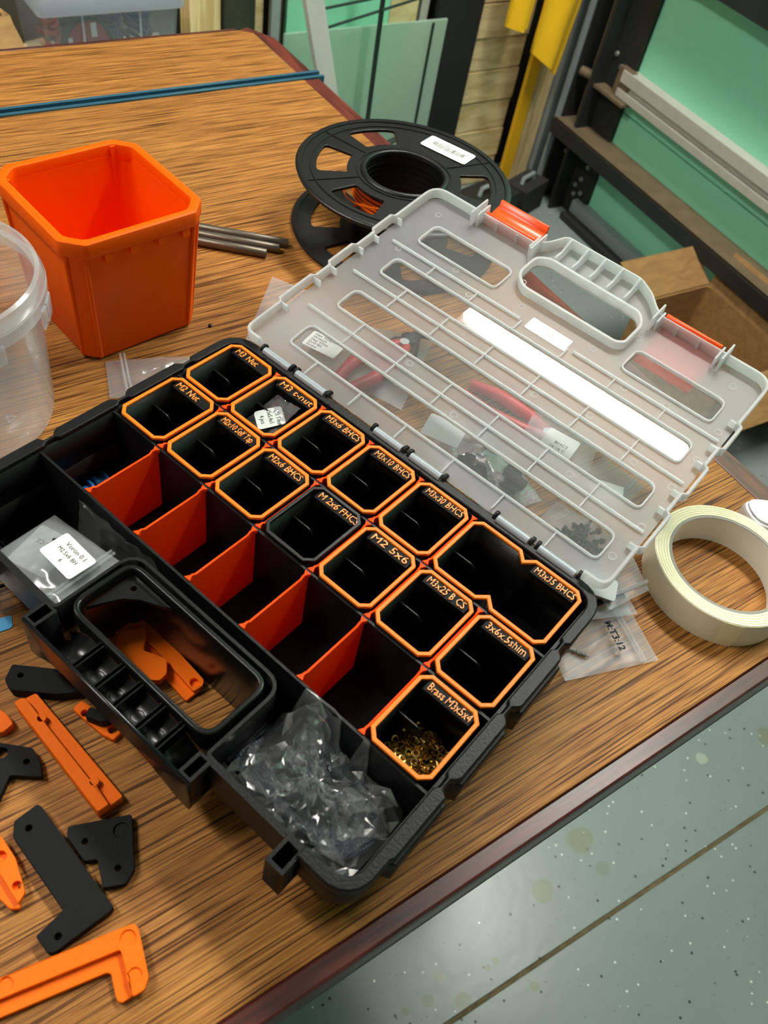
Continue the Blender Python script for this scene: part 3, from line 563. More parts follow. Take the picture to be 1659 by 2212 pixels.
while len(pts) < 230 and tries < 9000:
    tries += 1
    x, y = random.uniform(6.14, 6.89), random.uniform(0.14, 1.08); m_ = mound(x, y)
    if m_ < 0.02 and y > 0.6: continue
    z = -1.19 + m_ * (1.0 if len(pts) < 150 else random.uniform(0, 0.7))
    if any((x - a) ** 2 + (y - b) ** 2 + (z - c_) ** 2 < 0.0046 for a, b, c_ in pts): continue
    pts.append((x, y, z)); insert_at(x, y, z)
# small screws and nuts left in the bins
def small_screw(x, y, z, rz, label, L=0.010, r=0.0009, mat='steel', g=None):
    o = thing('small_screw', label, 'screw', cw(x, y, z), rz, g)
    obj('shank', TU([(0, 0, 0), (L, 0, 0)], r, 8), mat, o); obj('head', TU([(-0.0015, 0, 0), (0.0, 0, 0)], r * 2, 10), mat, o)
for k, (x, y, rz) in enumerate(((1.30, 1.45, 0.4), (1.42, 1.50, -0.3), (1.55, 1.42, 1.2))): small_screw(x, y, -1.185, rz, 'tiny steel self tapping screw on the floor of its bin', 0.009, 0.0009, 'steel', 'loose self tapping screws')
for (ix, row, nm) in ((0, 2, 'M3 Nut'), (0, 1, 'M2 Nut')):
    for k in range(4):
        y0 = (0.024, 1.271, 2.504)[row]; n_ = plate([circ(0, 0, 0.0026, 6), circ(0, 0, 0.0013, 8)], 0, 0.0016)
        o = obj('hex_nut', n_, 'steel'); o.location = cw(ix + 0.35 + 0.12 * k, y0 + 0.18 + 0.1 * (k % 2), -1.225); o.rotation_euler = (0.15 * k, 0.1, k); tag(o, 'tiny steel hex nut inside the %s bin' % nm, 'nut', 'nuts in the %s bin' % nm)
for (ix, row, nm) in ((2, 2, 'M3x6 BHCS'), (3, 2, 'M3x10 BHCS'), (2, 1, 'M2x6 BHCS')):
    for k in range(6):
        y0 = (0.024, 1.271, 2.504)[row]
        small_screw(ix + 0.25 + 0.1 * k, y0 + 0.2 + 0.13 * (k % 3), -1.18, k * 1.3, 'tiny black cap screw lying in the %s bin' % nm, 0.006, 0.0014, 'black_screw', 'black screws in the %s bin' % nm)
# blue standoffs in the empty row
for k, (x, y, r, L) in enumerate(((0.19, 0.46, 0.0064, 0.011), (0.19, 0.74, 0.0064, 0.009))):
    o = thing('blue_standoff', 'blue anodised aluminium standoff, the %s of two in the empty row' % ('longer', 'shorter')[k], 'standoff', cw(x + 0.01, y, -1.10), CASE_ROT + PI / 2 - 0.12)
    obj('collar', TU([(-L / 2, 0, 0), (-L / 6, 0, 0)], r, 18), 'blue_anodised', o, smooth=40); obj('barrel', TU([(-L / 6, 0, 0), (L / 3, 0, 0)], r * 0.72, 18), 'blue_anodised', o, smooth=40); obj('flange', TU([(L / 3, 0, 0), (L / 2, 0, 0)], r * 1.1, 18), 'blue_anodised', o, smooth=40)

# ------------------------------------------------------------------ film bags
def quad_sheet(q, nx, ny, hfun):
    bm = bmesh.new(); V = []
    for j in range(ny + 1):
        for i in range(nx + 1):
            u, v = i / nx, j / ny
            p = (1 - u) * (1 - v) * Vector(q[0]) + u * (1 - v) * Vector(q[1]) + u * v * Vector(q[2]) + (1 - u) * v * Vector(q[3])
            V.append(bm.verts.new(p + Vector((0, 0, hfun(u, v, p)))))
    for j in range(ny):
        for i in range(nx): a = j * (nx + 1) + i; bm.faces.new((V[a], V[a + 1], V[a + nx + 2], V[a + nx + 1]))
    return bm
def ridg(p, s, seed): return 1 - abs(noise.noise(Vector((p.x * s + seed, p.y * s, seed))) * 2)
def bag(name, label, q, puff=0.004, crinkle=0.003, seed=0, mat='bag_film', zip_edge=None, n=26, group=None, zipmat='bag_film_milky'):
    "flat zip bag: two film layers; q = four corners in metres; zip_edge 0..3 = edge that carries the zip"
    c = sum((Vector(p) for p in q), Vector()) / 4
    t = thing(name, label, 'bag', tuple(c), 0, group); Q = [tuple(Vector(p) - c) for p in q]
    def hf(u, v, p): e = (16 * u * (1 - u) * v * (1 - v)) ** 0.5; return puff * e * (0.6 + 0.6 * noise.noise(Vector((u * 3 + seed, v * 3, 2)))) + crinkle * (0.3 + 0.7 * e) * (ridg(p, 55, seed) * 0.7 + ridg(p, 120, seed + 5) * 0.3) * 0.6
    obj('top_film', quad_sheet(Q, n, n, hf), mat, t, smooth=40)
    obj('bottom_film', quad_sheet(Q, 4, 4, lambda u, v, p: 0.0002), mat, t)
    if zip_edge is not None:
        a, b = Vector(Q[zip_edge]), Vector(Q[(zip_edge + 1) % 4]); d1 = Vector(Q[zip_edge - 1]) - a; d2 = Vector(Q[(zip_edge + 2) % 4]) - b
        for k, f in enumerate((0.16, 0.20)):
            p0 = a + d1 * f; p1 = b + d2 * f; pts = []
            for i in range(9):
                u = i / 8; p = p0.lerp(p1, u); pts.append(p + Vector((0, 0, puff * 0.5 + crinkle * 0.5 + 0.0012)))
            obj('zip_ridge', TU(pts, 0.0009, 6), zipmat, t, smooth=60)
    return t
def label_on(t, wq, h, lines, size, mat='label_white', ink='ink_black', rot=None, rad=0.002):
    "paper label: centre, half sizes, heading; lettering lines on it"
    (cx, cy, cz, a, w_, l_) = wq
    xf = Matrix.Translation((cx, cy, cz)) @ Matrix.Rotation(a, 4, 'Z')
    if rot: xf = xf @ rot
    o = obj('paper_label', plate([roundp(rect(-w_ / 2, -l_ / 2, w_ / 2, l_ / 2), rad, 3)], 0, h), mat, t, xf=xf)
    for i, (s, x, y, sz) in enumerate(lines):
        obj('print', text_bm(s, sz, 0.00015, x, y, h + 0.00002, 0, 'LEFT'), ink, o, xf=xf)
    return o
# bag with typed label in the front left tray
q = [tuple(cw(0.66, -1.33, -0.58)), tuple(cw(2.18, -1.33, -0.34)), tuple(cw(2.18, -0.28, -0.30)), tuple(cw(0.62, -0.32, -0.60))]
bg = bag('labelled_bag', 'zip bag with typed white label in the front tray of the organizer', q, 0.005, 0.004, 3, 'bag_film_silver', 1, 34)
c0 = sum((Vector(p) for p in q), Vector()) / 4
lc = cw(1.60, -0.76, -0.17) - c0
label_on(bg, (lc.x, lc.y, lc.z, CASE_ROT - 0.03, 0.0275, 0.0185), 0.0002, [('Voron 0.1', -0.0075, 0.0035, 0.0042), ('M2.5x6 BH', -0.0085, -0.0012, 0.0036), ('6', -0.001, -0.006, 0.0036)], 0.003, ink='ink_black')
q2 = [tuple(cw(0.62, -1.20, -0.78)), tuple(cw(1.35, -1.22, -0.70)), tuple(cw(1.35, -0.42, -0.70)), tuple(cw(0.62, -0.40, -0.80))]
b2 = bag('labelled_bag', 'lower zip bag marked 12 pcs beneath the typed label bag', q2, 0.003, 0.002, 8, 'bag_film_crisp', None, 18)
c2 = sum((Vector(p) for p in q2), Vector()) / 4; lc = cw(1.02, -0.80, -0.60) - c2
label_on(b2, (lc.x, lc.y, lc.z, CASE_ROT + PI + 0.25, 0.026, 0.030), 0.0002, [('12 pcs', -0.009, -0.006, 0.0065)], 0.006, 'label_grey')
for k in range(3):
    a = cw(1.12 + 0.10 * k, -0.62 - 0.07 * k, -0.47); o = thing('black_screw', 'black cap screw on the labelled bags in the front tray', 'screw', tuple(a), CASE_ROT + 0.7 + 0.25 * k, 'screws on the labelled bags')
    obj('shank', TU([(0, 0, 0), (0.011, 0, 0)], 0.0013, 8), 'black_screw', o); obj('head', TU([(-0.0025, 0, 0), (0, 0, 0)], 0.0023, 12), 'black_screw', o)
# film standing against the partition
def filmsheet(name, label, q, amp, seed, mat, n=30, cat='plastic film'):
    c = sum((Vector(p) for p in q), Vector()) / 4; bm = quad_sheet([tuple(Vector(p) - c) for p in q], n, n, lambda u, v, p: 0)
    nrm = (Vector(q[1]) - Vector(q[0])).cross(Vector(q[3]) - Vector(q[0])).normalized()
    for v in bm.verts: v.co += nrm * amp * (ridg(v.co, 90, seed) + 0.5 * noise.noise(v.co * 150))
    o = obj(name, bm, mat, loc=tuple(c), smooth=50); tag(o, label, cat); return o
filmsheet('plastic_film', 'shiny crinkled plastic film standing against the front partition', [tuple(cw(0.75, -0.10, -1.1)), tuple(cw(2.75, -0.08, -1.0)), tuple(cw(2.55, -0.06, -0.10)), tuple(cw(0.95, -0.07, -0.12))], 0.0016, 4, 'bag_film_crumpled', 30)
# big crumpled bag with coiled sleeve in the front right tray
sp = bmesh.new(); pts = []
ccx, ccy = 5.86, -0.64
for i in range(330):
    a = i * 2 * PI / 70; r = 0.46 + 0.105 * (i / 70); pts.append(cw(ccx + r * 1.05 * math.cos(a), ccy + r * 0.60 * math.sin(a), -0.76 - 0.3 * (1 - i / 330) + 0.05 * math.sin(a * 0.31)))
cs = sum(pts, Vector()) / len(pts)
pl = [p - cs for p in pts]
bmS = bmesh.new(); prevr = None
for i, p in enumerate(pl):
    tdir = (pl[min(i + 1, len(pl) - 1)] - pl[max(0, i - 1)]).normalized(); sd = Vector((0, 0, 1)).cross(tdir)
    ring = [bmS.verts.new(p + sd * (0.0034 * math.cos(t_)) + Vector((0, 0, 0.0012 * math.sin(t_)))) for t_ in [k * 2 * PI / 8 for k in range(8)]]
    if prevr:
        for k in range(8): bmS.faces.new((prevr[k], prevr[(k + 1) % 8], ring[(k + 1) % 8], ring[k]))
    prevr = ring
o = obj('sleeve_coil', bmS, 'woven_sleeve', loc=tuple(cs), smooth=60); tag(o, 'flat coil of black woven sleeving inside the crumpled clear bag', 'coil')
OUT = [(5.05, -1.28), (4.98, -0.72), (5.06, -0.22), (5.16, -0.02), (5.68, 0.02), (5.80, -0.10), (6.08, -0.03), (6.32, -0.05), (6.86, -0.08), (6.96, -0.18), (6.97, -0.52), (6.98, -0.74), (6.92, -0.86), (6.95, -1.02), (6.92, -1.12), (6.82, -1.26), (6.10, -1.33), (5.80, -1.31)]
random.seed(23)
CREASE = []
for k in range(34):
    a = random.uniform(0, 2 * PI); p0 = Vector((random.uniform(5.2, 6.8), random.uniform(-1.2, -0.2))); p1 = p0 + Vector((math.cos(a), math.sin(a))) * random.uniform(0.4, 1.1)
    CREASE.append((p0, p1, random.choice((0.10, 0.15, -0.08, 0.2, -0.12)), random.uniform(0.06, 0.22)))
def crumple():
    bm = bmesh.new(); A = 46; R = 13; cc = Vector((5.95, -0.68)); rows = []
    OP = [Vector(p) for p in OUT]; n = len(OP)
    def outl(a):
        d = Vector((math.cos(a), math.sin(a))); best = 0.3
        for i in range(n):
            p, q_ = OP[i], OP[(i + 1) % n]; e = q_ - p; den = d.x * e.y - d.y * e.x
            if abs(den) < 1e-9: continue
            w0 = p - cc; t = (w0.x * e.y - w0.y * e.x) / den; s = (w0.x * d.y - w0.y * d.x) / den
            if t > 0 and -1e-6 <= s <= 1 + 1e-6: best = t
        return best
    for j in range(R + 1):
        f = j / R; row = []
        for k in range(A):
            a = 2 * PI * k / A; rr = outl(a) * f; x = cc.x + rr * math.cos(a); y = cc.y + rr * math.sin(a)
            P = Vector((x, y, 0))
            fold = 0.10 * ridg(P, 1.3, 2.0) + 0.03 * noise.noise(Vector((x * 5, y * 5, 3)))
            for (c1, c2, A_, w_) in CREASE:
                d = c2 - c1; t = max(0, min(1, (Vector((x, y)) - c1).dot(d) / d.length_squared)); ds = (Vector((x, y)) - c1 - d * t).length; fold += A_ * max(0, 1 - ds / w_)
            z = -0.74 + 0.24 * (1 - f ** 3) + fold
            z += 0.62 * math.exp(-((x - 5.42) ** 2 / 0.09 + (y + 0.12) ** 2 / 0.06))
            if f > .5: z += 0.18 * math.exp(-((x - 6.88) ** 2 + (y + 1.12) ** 2) / 0.05)
            if y < -1.0: z = max(z, -0.60)
            if y > -0.04: z = max(z, 0.03)
            jr = 0.0 if j in (0, R) else 1.0; x += jr * random.uniform(-0.05, 0.05); y += jr * random.uniform(-0.04, 0.04); z += jr * random.uniform(-0.09, 0.09)
            if z < 0.02: y = min(y, -0.045)
            x = min(max(x, 5.0), 6.965); y = max(y, -1.31)
            row.append(bm.verts.new(Vector((x - 5.95, y + 0.68, min(z, 0.30))) * U))
        rows.append(row)
    for j in range(1, R + 1):
        for k in range(A):
            a_, b_, c_, d_ = rows[j - 1][k], rows[j][k], rows[j][(k + 1) % A], rows[j - 1][(k + 1) % A]
            if j == 1: bm.faces.new((a_, b_, c_))
            elif random.random() < 0.5: bm.faces.new((a_, b_, c_)); bm.faces.new((a_, c_, d_))
            else: bm.faces.new((a_, b_, d_)); bm.faces.new((b_, c_, d_))
    bmesh.ops.remove_doubles(bm, verts=bm.verts, dist=1e-6); return bm
o = obj('crumpled_bag', crumple(), 'bag_film_crumpled', loc=tuple(cw(5.95, -0.68)), rot=(0, 0, CASE_ROT), smooth=14); tag(o, 'large crumpled clear plastic bag in the front tray beside the brass bin', 'bag')
# little bag in the t-nut bin
c = cw(1.47, 3.06, -0.26)
tn = thing('labelled_bag', 'small clear bag with grey printed label inside the M3 t-nut bin', 'bag', tuple(c), CASE_ROT)
TR = Matrix.Rotation(0.42, 4, 'Y') @ Matrix.Rotation(-0.30, 4, 'X')
bmt = quad_sheet([(-0.017, -0.014, -0.012), (0.013, -0.017, 0.0), (0.015, 0.012, 0.012), (-0.010, 0.016, 0.004)], 16, 16, lambda u, v, p: 0.002 * ridg(p, 120, 6))
obj('top_film', bmt, 'bag_film_crisp', tn, smooth=40)
label_on(tn, (0.001, -0.002, 0.0035, -0.62, 0.0205, 0.019), 0.0002, [('M3 T-nut', -0.006, 0.004, 0.0044), ('15x5.4x1', -0.009, -0.001, 0.0044), ('4 pcs', -0.004, -0.0065, 0.0044)], 0.004, 'label_grey', rot=Matrix.Rotation(-0.16, 4, 'Y') @ Matrix.Rotation(0.2, 4, 'X'), rad=0.003)

# ------------------------------------------------------------------ printed brackets on the bench
def mm(L): return [(x / 1000, y / 1000) for x, y in L]
def printed(name, label, mat, cat='bracket', layers=(), z=T):
    "layers: (part name, outline mm, z0 mm, z1 mm, holes, recesses)"
    allp = [p for l in layers for p in l[1]]; cx = sum(p[0] for p in allp) / len(allp); cy = sum(p[1] for p in allp) / len(allp)
    o = thing(name, label, cat, (cx / 1000, cy / 1000, z), 0)
    for nm, P, z0, z1, holes in layers:
        sh = lambda Q: [((x - cx) / 1000, (y - cy) / 1000) for x, y in Q]
        obj(nm, plate([roundp(sh(P), 0.0012, 3)] + [circ((x - cx) / 1000, (y - cy) / 1000, r / 1000, 20) for x, y, r in holes], z0 / 1000, z1 / 1000, 0.0004), mat, o)
    return o
printed('corner_bracket', 'orange printed corner bracket with stepped channel at the bench edge', 'print_orange', layers=(
    ('base_flange', [(-165, -249), (-57.5, -264), (-57.5, -285), (-66, -287.0), (-70.4, -287.0), (-71.7, -284.7), (-69.8, -273.3), (-71.3, -272.0), (-170, -257)], 0, 3.5, ()),
    ('raised_ridge', [(-163, -243), (-53.0, -259.3), (-51.7, -262.3), (-55.8, -284.0), (-59.6, -288.1), (-65.2, -287.9), (-62.4, -267.0), (-165, -251)], 3.5, 7.0, ((-57.6, -264.2, 3.6), (-60.9, -280.2, 3.2), (-110.0, -254.6, 3.0))),
    ('recess_floor', [(-163, -243.5), (-53.4, -259.8), (-52.2, -262.5), (-56.2, -283.8), (-59.8, -287.5), (-64.8, -287.4), (-62.0, -266.6), (-165, -250.5)], 3.5, 6.0, ())))
printed('corner_bracket', 'large flat black printed bracket lying beside the orange channel bracket', 'print_black', layers=(('plate', [(-72.0, -182.9), (-70.6, -185.2), (-58.0, -247.8), (-59.9, -248.9), (-88.4, -252.9), (-90.8, -251.0), (-92.8, -241.8), (-78.4, -237.4), (-87.3, -193.4), (-84.5, -185.8)], 0, 6, ((-79.5, -192.5, 1.6), (-84.3, -247.0, 1.6))),))
cbk = printed('corner_bracket', 'small black printed corner bracket with round recess', 'print_black', layers=(('plate', [(-63.0, -200.6), (-34.3, -210.2), (-34.0, -211.9), (-42.9, -236.2), (-49.4, -240.7), (-59.2, -237.0), (-56.6, -222.8), (-62.2, -221.0), (-65.2, -205.5)], 0, 4, ((-58.6, -211.8, 1.5), (-49.6, -231.8, 1.5))), ('top_skin', [(-63.0, -200.6), (-34.3, -210.2), (-34.0, -211.9), (-42.9, -236.2), (-49.4, -240.7), (-59.2, -237.0), (-56.6, -222.8), (-62.2, -221.0), (-65.2, -205.5)], 4, 5, ((-58.6, -211.8, 1.5), (-49.6, -231.8, 1.5), (-41.3, -215.2, 3.6)))))
printed('rail_block', 'long orange printed rail with two counterbored holes', 'print_orange', 'bracket', layers=(
    ('low_shelf', [(-60.5, -124.6), (-52.4, -124.0), (-34.1, -200.5), (-43.5, -202.3)], 0, 7, ((-55.0, -141.6, 1.4), (-44.0, -187.6, 1.4))),
    ('tall_ridge', [(-64.3, -126.0), (-60.0, -125.5), (-58.2, -127.0), (-41.8, -202.4), (-48.1, -203.3)], 0, 11, ((-55.0, -141.6, 2.6), (-44.0, -187.6, 2.6)))))
printed('corner_bracket', 'orange printed bracket with round recesses, partly under the large black bracket', 'print_orange', layers=(
    ('base_flange', [(-104, -181), (-94, -187.5), (-89.6, -206), (-95, -226), (-99.1, -223.8), (-101.5, -217.3), (-110, -203)], 0, 3.5, ()),
    ('raised_ridge', [(-101, -180), (-91.8, -190.0), (-89.4, -203), (-90.5, -221.0), (-95, -224.5), (-98, -206)], 3.5, 6.5, ((-95.1, -199.4, 2.7), (-92.8, -216.2, 2.6)))))
printed('corner_bracket', 'flat black printed bracket beside the long orange rail', 'print_black', layers=(('plate', [(-110, -120), (-77.4, -142.0), (-64.4, -152.5), (-63.2, -160.7), (-65.1, -170.4), (-78.8, -161.6), (-89.9, -173.8), (-118, -150)], 0, 5, ((-69.3, -158.5, 1.5), (-78.6, -147.7, 3.0))),))
printed('corner_bracket', 'orange printed bracket between the black bar and the flat black bracket', 'print_orange', layers=(('plate', [(-112, -92), (-76.6, -114.8), (-69.5, -128.0), (-68.4, -135.0), (-74.7, -137.3), (-112, -113)], 0, 5.5, ((-78, -125, 2.4),)),))
printed('flat_bar', 'black printed bar with screw hole, reaching under the case handle', 'print_black', 'bracket', layers=(('plate', [(-64.4, -109.0), (-57.9, -101.6), (-32.4, -119.5), (-20.3, -127.5), (-24.6, -138.1), (-43.1, -130.6), (-63.2, -116.7)], 0, 8, ((-56.1, -110.4, 1.5),)),))
printed('corner_bracket', 'small orange printed bracket just outside the case handle', 'print_orange', layers=(('plate', [(-38.8, -140.7), (-32.8, -137.9), (-19.1, -165.1), (-26.7, -168.1), (-30.6, -162.0)], 0, 4, ((-34.0, -146, 2.0), (-24.6, -162.0, 2.6))),))
printed('spacer_block', 'small black printed wedge resting on the small orange bracket', 'print_black', 'bracket', z=T + 0.004, layers=(('block', [(-35.2, -151.0), (-31.0, -147.2), (-21.6, -157.4), (-24.0, -160.0), (-29.5, -158.2)], 0, 7, ()),))
printed('corner_bracket', 'orange printed corner bracket seen through the case handle', 'print_orange', layers=(
    ('base_flange', [(-8.0, -103.4), (15.8, -98.0), (17.5, -100.3), (29.8, -158.5), (26.5, -162.5), (16.8, -165.0), (5.0, -116.0), (-8.4, -119.5), (-9.4, -110.8)], 0, 3, ()),
    ('raised_ridge', [(-7.6, -103.0), (15.8, -98.0), (17.8, -100.3), (30.7, -159.0), (28.7, -162.0), (22.5, -163.2), (11.0, -112.0), (-7.5, -115.5)], 3, 6, ((12.8, -103.6, 3.2), (25.2, -158.0, 2.6), (-2.5, -109.8, 2.6)))))
printed('corner_bracket', 'small flat orange printed bracket lying across the one in the case handle', 'print_orange', z=T + 0.0061, layers=(('plate', [(0.5, -110.3), (13.5, -114.5), (14.3, -117.5), (7.6, -128.3), (16.9, -139.6), (13.1, -148.2), (8.0, -150.4), (0.7, -145.9), (-6.7, -120.7)], 0, 5, ()),))

# bag of screws at the left of the bench, below the case front
q = [(-0.125, -0.055, T + 0.001), (-0.046, -0.064, T + 0.001), (-0.040, -0.034, T + 0.001), (-0.115, -0.020, T + 0.001)]
bag('parts_bag', 'clear bag of black screws in front of the organizer', q, 0.006, 0.002, 12, 'bag_film', None, 18)
o = obj('blue_card', plate([roundp([(-0.125, -0.056), (-0.048, -0.0655), (-0.050, -0.074), (-0.125, -0.070)], 0.002)], 0, 0.0006), 'blue_card', loc=(0, 0, T + 0.0001)); tag(o, 'bright blue card lying on the bench at the screw bag', 'card')
for k in range(12):
    x = -0.050 - 0.004 * k; y = -0.045 - 0.007 * (k % 3) + 0.001 * k
    o = thing('black_screw', 'black machine screw in the bag in front of the organizer', 'screw', (x, y, T + 0.0032), k * 1.9, 'screws in the front bag')
    m_ = 'brass' if k % 4 == 1 else 'black_screw'
    obj('shank', TU([(0, 0, 0), (0.008, 0, 0)], 0.0012, 8), m_, o); obj('head', TU([(-0.002, 0, 0), (0, 0, 0)], 0.0021, 10), m_, o)

# ------------------------------------------------------------------ orange open bin
BR = math.radians(9)
ob = thing('storage_bin', 'tall open orange plastic bin with thick rolled rim', 'bin', (0.1115, 0.1800, T), BR)
def oct8(h, c): return [(-h + c, -h), (h - c, -h), (h, -h + c), (h, h - c), (h - c, h), (-h + c, h), (-h, h - c), (-h, -h + c)]
def loft(rings, closed_bottom=True):
    bm = bmesh.new(); R_ = [[bm.verts.new((x, y, z)) for x, y in P] for P, z in rings]
    for a, b in zip(R_[:-1], R_[1:]):
        n = len(a)
        for k in range(n): bm.faces.new((a[k], a[(k + 1) % n], b[(k + 1) % n], b[k]))
    bm.faces.new(list(reversed(R_[0]))); bm.faces.new(R_[-1]); return bm
rr = lambda h, c, r: roundp(oct8(h, c), r, 3)
obj('shell', loft([(rr(0.0465, 0.008, .003), 0.0), (rr(0.0485, 0.008, .003), 0.003), (rr(0.0525, 0.009, .003), 0.098), (rr(0.0495, 0.008, .003), 0.098), (rr(0.0460, 0.008, .003), 0.004)]), 'tub_orange', ob, smooth=35)
obj('rim', plate([rr(0.0568, 0.0135, .0025), rr(0.0498, 0.010, .003)], 0.0945, 0.1065, 0.0016), 'tub_orange', ob, smooth=35)
for sx, sy in ((-1, -1), (1, -1), (1, 1), (-1, 1)):
    for (ax, ay, bx_, by_) in ((0.0385, 0.0478, 0.0432, 0.0528), (0.0478, 0.0385, 0.0528, 0.0432)):
        bmc = bmesh.new(); tube(bmc, [(sx * ax, sy * ay, 0.003), (sx * bx_, sy * by_, 0.094)], 0.0018, 8); obj('corner_ridge', bmc, 'tub_orange', ob, smooth=60)
for x in (-0.03, -0.01, 0.012, 0.032): obj('rim_nib', BX(x, x + 0.006, -0.056, -0.0522, 0.0885, 0.0945), 'tub_orange', ob, bev=0.001)
obj('corner_slot', BX(0.0370, 0.0405, 0.0478, 0.0494, 0.070, 0.1055), 'tub_orange', ob); obj('corner_slot', BX(0.0440, 0.0475, 0.0478, 0.0494, 0.070, 0.1055), 'tub_orange', ob)
obj('corner_slot', BX(-0.0494, -0.0478, 0.0370, 0.0405, 0.070, 0.1055), 'tub_orange', ob); obj('corner_slot', BX(-0.0494, -0.0478, 0.0440, 0.0475, 0.070, 0.1055), 'tub_orange', ob)

# ------------------------------------------------------------------ clear round tub
ct = thing('clear_tub', 'empty round clear plastic tub with tear tab rim', 'tub', (-0.024, 0.108, T))
obj('tub_wall', LA([(0.0590, 0.006), (0.0605, 0.012), (0.0635, 0.112), (0.0625, 0.112), (0.0595, 0.013), (0.0580, 0.007)], 72, closed=True), 'tub_clear', ct, smooth=50)
obj('tub_base', LA([(0.0, 0.0022), (0.040, 0.0022), (0.0425, 0.0005), (0.0550, 0.0005), (0.0590, 0.006), (0.0580, 0.007), (0.0545, 0.002), (0.043, 0.002), (0.0405, 0.0036), (0.0, 0.0036)], 72), 'tub_clear', ct, smooth=50)
obj('tub_rim', LA([(0.0636, 0.112), (0.068, 0.110), (0.0688, 0.1125), (0.0665, 0.119), (0.064, 0.120), (0.0632, 0.119), (0.0628, 0.112)], 72, closed=True), 'tub_rim_clear', ct, smooth=40)
obj('rim_skirt', LA([(0.0672, 0.1005), (0.0690, 0.1005), (0.0694, 0.1095), (0.0676, 0.1095)], 72, closed=True), 'tub_rim_clear', ct, smooth=40)
for a in (-0.42, -0.50, -0.62, -1.25): obj('tear_tab', plate([roundp(rect(-0.0035, -0.001, 0.0035, 0.001), 0.0008, 2)], 0.090, 0.104, 0.0004), 'tub_rim_clear', ct, xf=Matrix.Rotation(a, 4, 'Z') @ Matrix.Translation((0.0692, 0, 0)) @ Matrix.Rotation(PI / 2, 4, 'Z'))
obj('recycle_mark', plate([[(0.004, 0), (-0.003, 0.004), (-0.003, -0.004)], [(0.0028, 0), (-0.0022, 0.0027), (-0.0022, -0.0027)]], 0.0037, 0.0041), 'tub_rim_clear', ct, xf=Matrix.Translation((0.026, -0.02, 0)))

# ------------------------------------------------------------------ metal rods
for k, (a, b) in enumerate((((0.212, 0.2665), (0.288, 0.208)), ((0.206, 0.2575), (0.2765, 0.2035)), ((0.206, 0.2440), (0.262, 0.2010)))):
    L = math.hypot(b[0] - a[0], b[1] - a[1]); an = math.atan2(b[1] - a[1], b[0] - a[0])
    o = obj('metal_rod', LA([(0.0, 0), (0.0035, 0), (0.0041, 0.0008), (0.0041, L - 0.0008), (0.0035, L), (0, L)], 20), 'rod_grey', loc=(a[0], a[1], T + 0.0041), rot=(0, PI / 2, an), smooth=40)
    tag(o, ('dull grey metal rod farthest from the orange bin front, the longest', 'dull grey metal rod in the middle of the three', 'dull grey metal rod whose end stops shortest')[k], 'rod', 'metal rods on the bench')

# ------------------------------------------------------------------ filament spool
sl = thing('filament_spool', 'black plastic filament spool nearly empty of orange filament', 'spool', (0.3989, 0.1958, T))
def sector(a0, a1, r0, r1, n=10):
    P = [(r0 * math.cos(a0 + (a1 - a0) * k / n), r0 * math.sin(a0 + (a1 - a0) * k / n)) for k in range(n + 1)] + [(r1 * math.cos(a1 + (a0 - a1) * k / n), r1 * math.sin(a1 + (a0 - a1) * k / n)) for k in range(n + 1)]
    return P
def flange(z0, z1, up):
    wins = []
    for d in (81, 140, 199, 259, -37):
        a = math.radians(d); w_ = math.radians(17.5); P = sector(a - w_, a + w_, 0.0535, 0.0815, 5)
        wins.append(roundp(P, [0.0025, 0, 0, 0, 0, 0.0025, 0.0045, 0, 0, 0, 0, 0.0045], 4))
    bm = plate([circ(0, 0, 0.0995, 120), circ(0, 0, 0.0362, 72)] + wins, z0, z1, 0.0006)
    return bm
for z0, z1, zr in ((0.0, 0.003, 0.003), (0.057, 0.060, 0.060)):
    f = obj('flange', flange(z0, z1, 1), 'spool_black', sl)
    obj('outer_bead', LA([(0.0945, zr), (0.0995, zr), (0.1005, zr + 0.0004 if zr > 0.03 else zr), (0.0990, zr + 0.0018), (0.0950, zr + 0.0014)], 120, closed=True), 'spool_black', f, smooth=50)
    if zr > 0.03:
        for r0, r1 in ((0.0437, 0.0452), (0.0862, 0.0874)): obj('ring_line', LA([(r0, 0.0601), (r1, 0.0601), (r1, 0.0608), (r0, 0.0608)], 120, closed=True), 'spool_black', f)
        obj('hub_lip', LA([(0.0362, 0.0601), (0.0415, 0.0601), (0.0405, 0.0622), (0.0375, 0.0626), (0.0362, 0.0618)], 72, closed=True), 'spool_black', f, smooth=60)
        for d in (51, 110, 169, 229, 289, -5):
            a = math.radians(d); obj('spoke_line', BX(0.046, 0.0945, -0.0005, 0.0005, 0.0601, 0.0608), 'spool_black', f, xf=Matrix.Rotation(a, 4, 'Z'))
obj('hub', LA([(0.0362, 0.0005), (0.041, 0.0005), (0.041, 0.0568), (0.0362, 0.0568)], 72, closed=True), 'spool_black', sl, smooth=50)
for k in range(9): obj('hub_ring', LA([(0.0357, 0.006 + k * 0.0055), (0.0361, 0.006 + k * 0.0055), (0.0361, 0.008 + k * 0.0055), (0.0357, 0.008 + k * 0.0055)], 60, closed=True), 'spool_black', sl)
pts = []
for i in range(900):
    a = i * 2 * PI / 60; k = i / 60; pts.append(((0.0425 + 0.0018 * (int(k) % 3) + 0.001 * math.sin(k * 2)) * math.cos(a), (0.0425 + 0.0018 * (int(k) % 3)) * math.sin(a), 0.034 + 0.0014 * k))
obj('filament', TU(pts, 0.0009, 6), 'filament_orange', sl, smooth=60)
pts = [(0.050 * math.cos(a) - 0.004, 0.050 * math.sin(a) * 1.02, 0.046 + 0.008 * math.sin(a * 1.7 + 0.5)) for a in [2.2 + k * 0.1 for k in range(30)]]
obj('loose_strand', TU(pts, 0.0009, 6), 'filament_orange', sl, smooth=60)
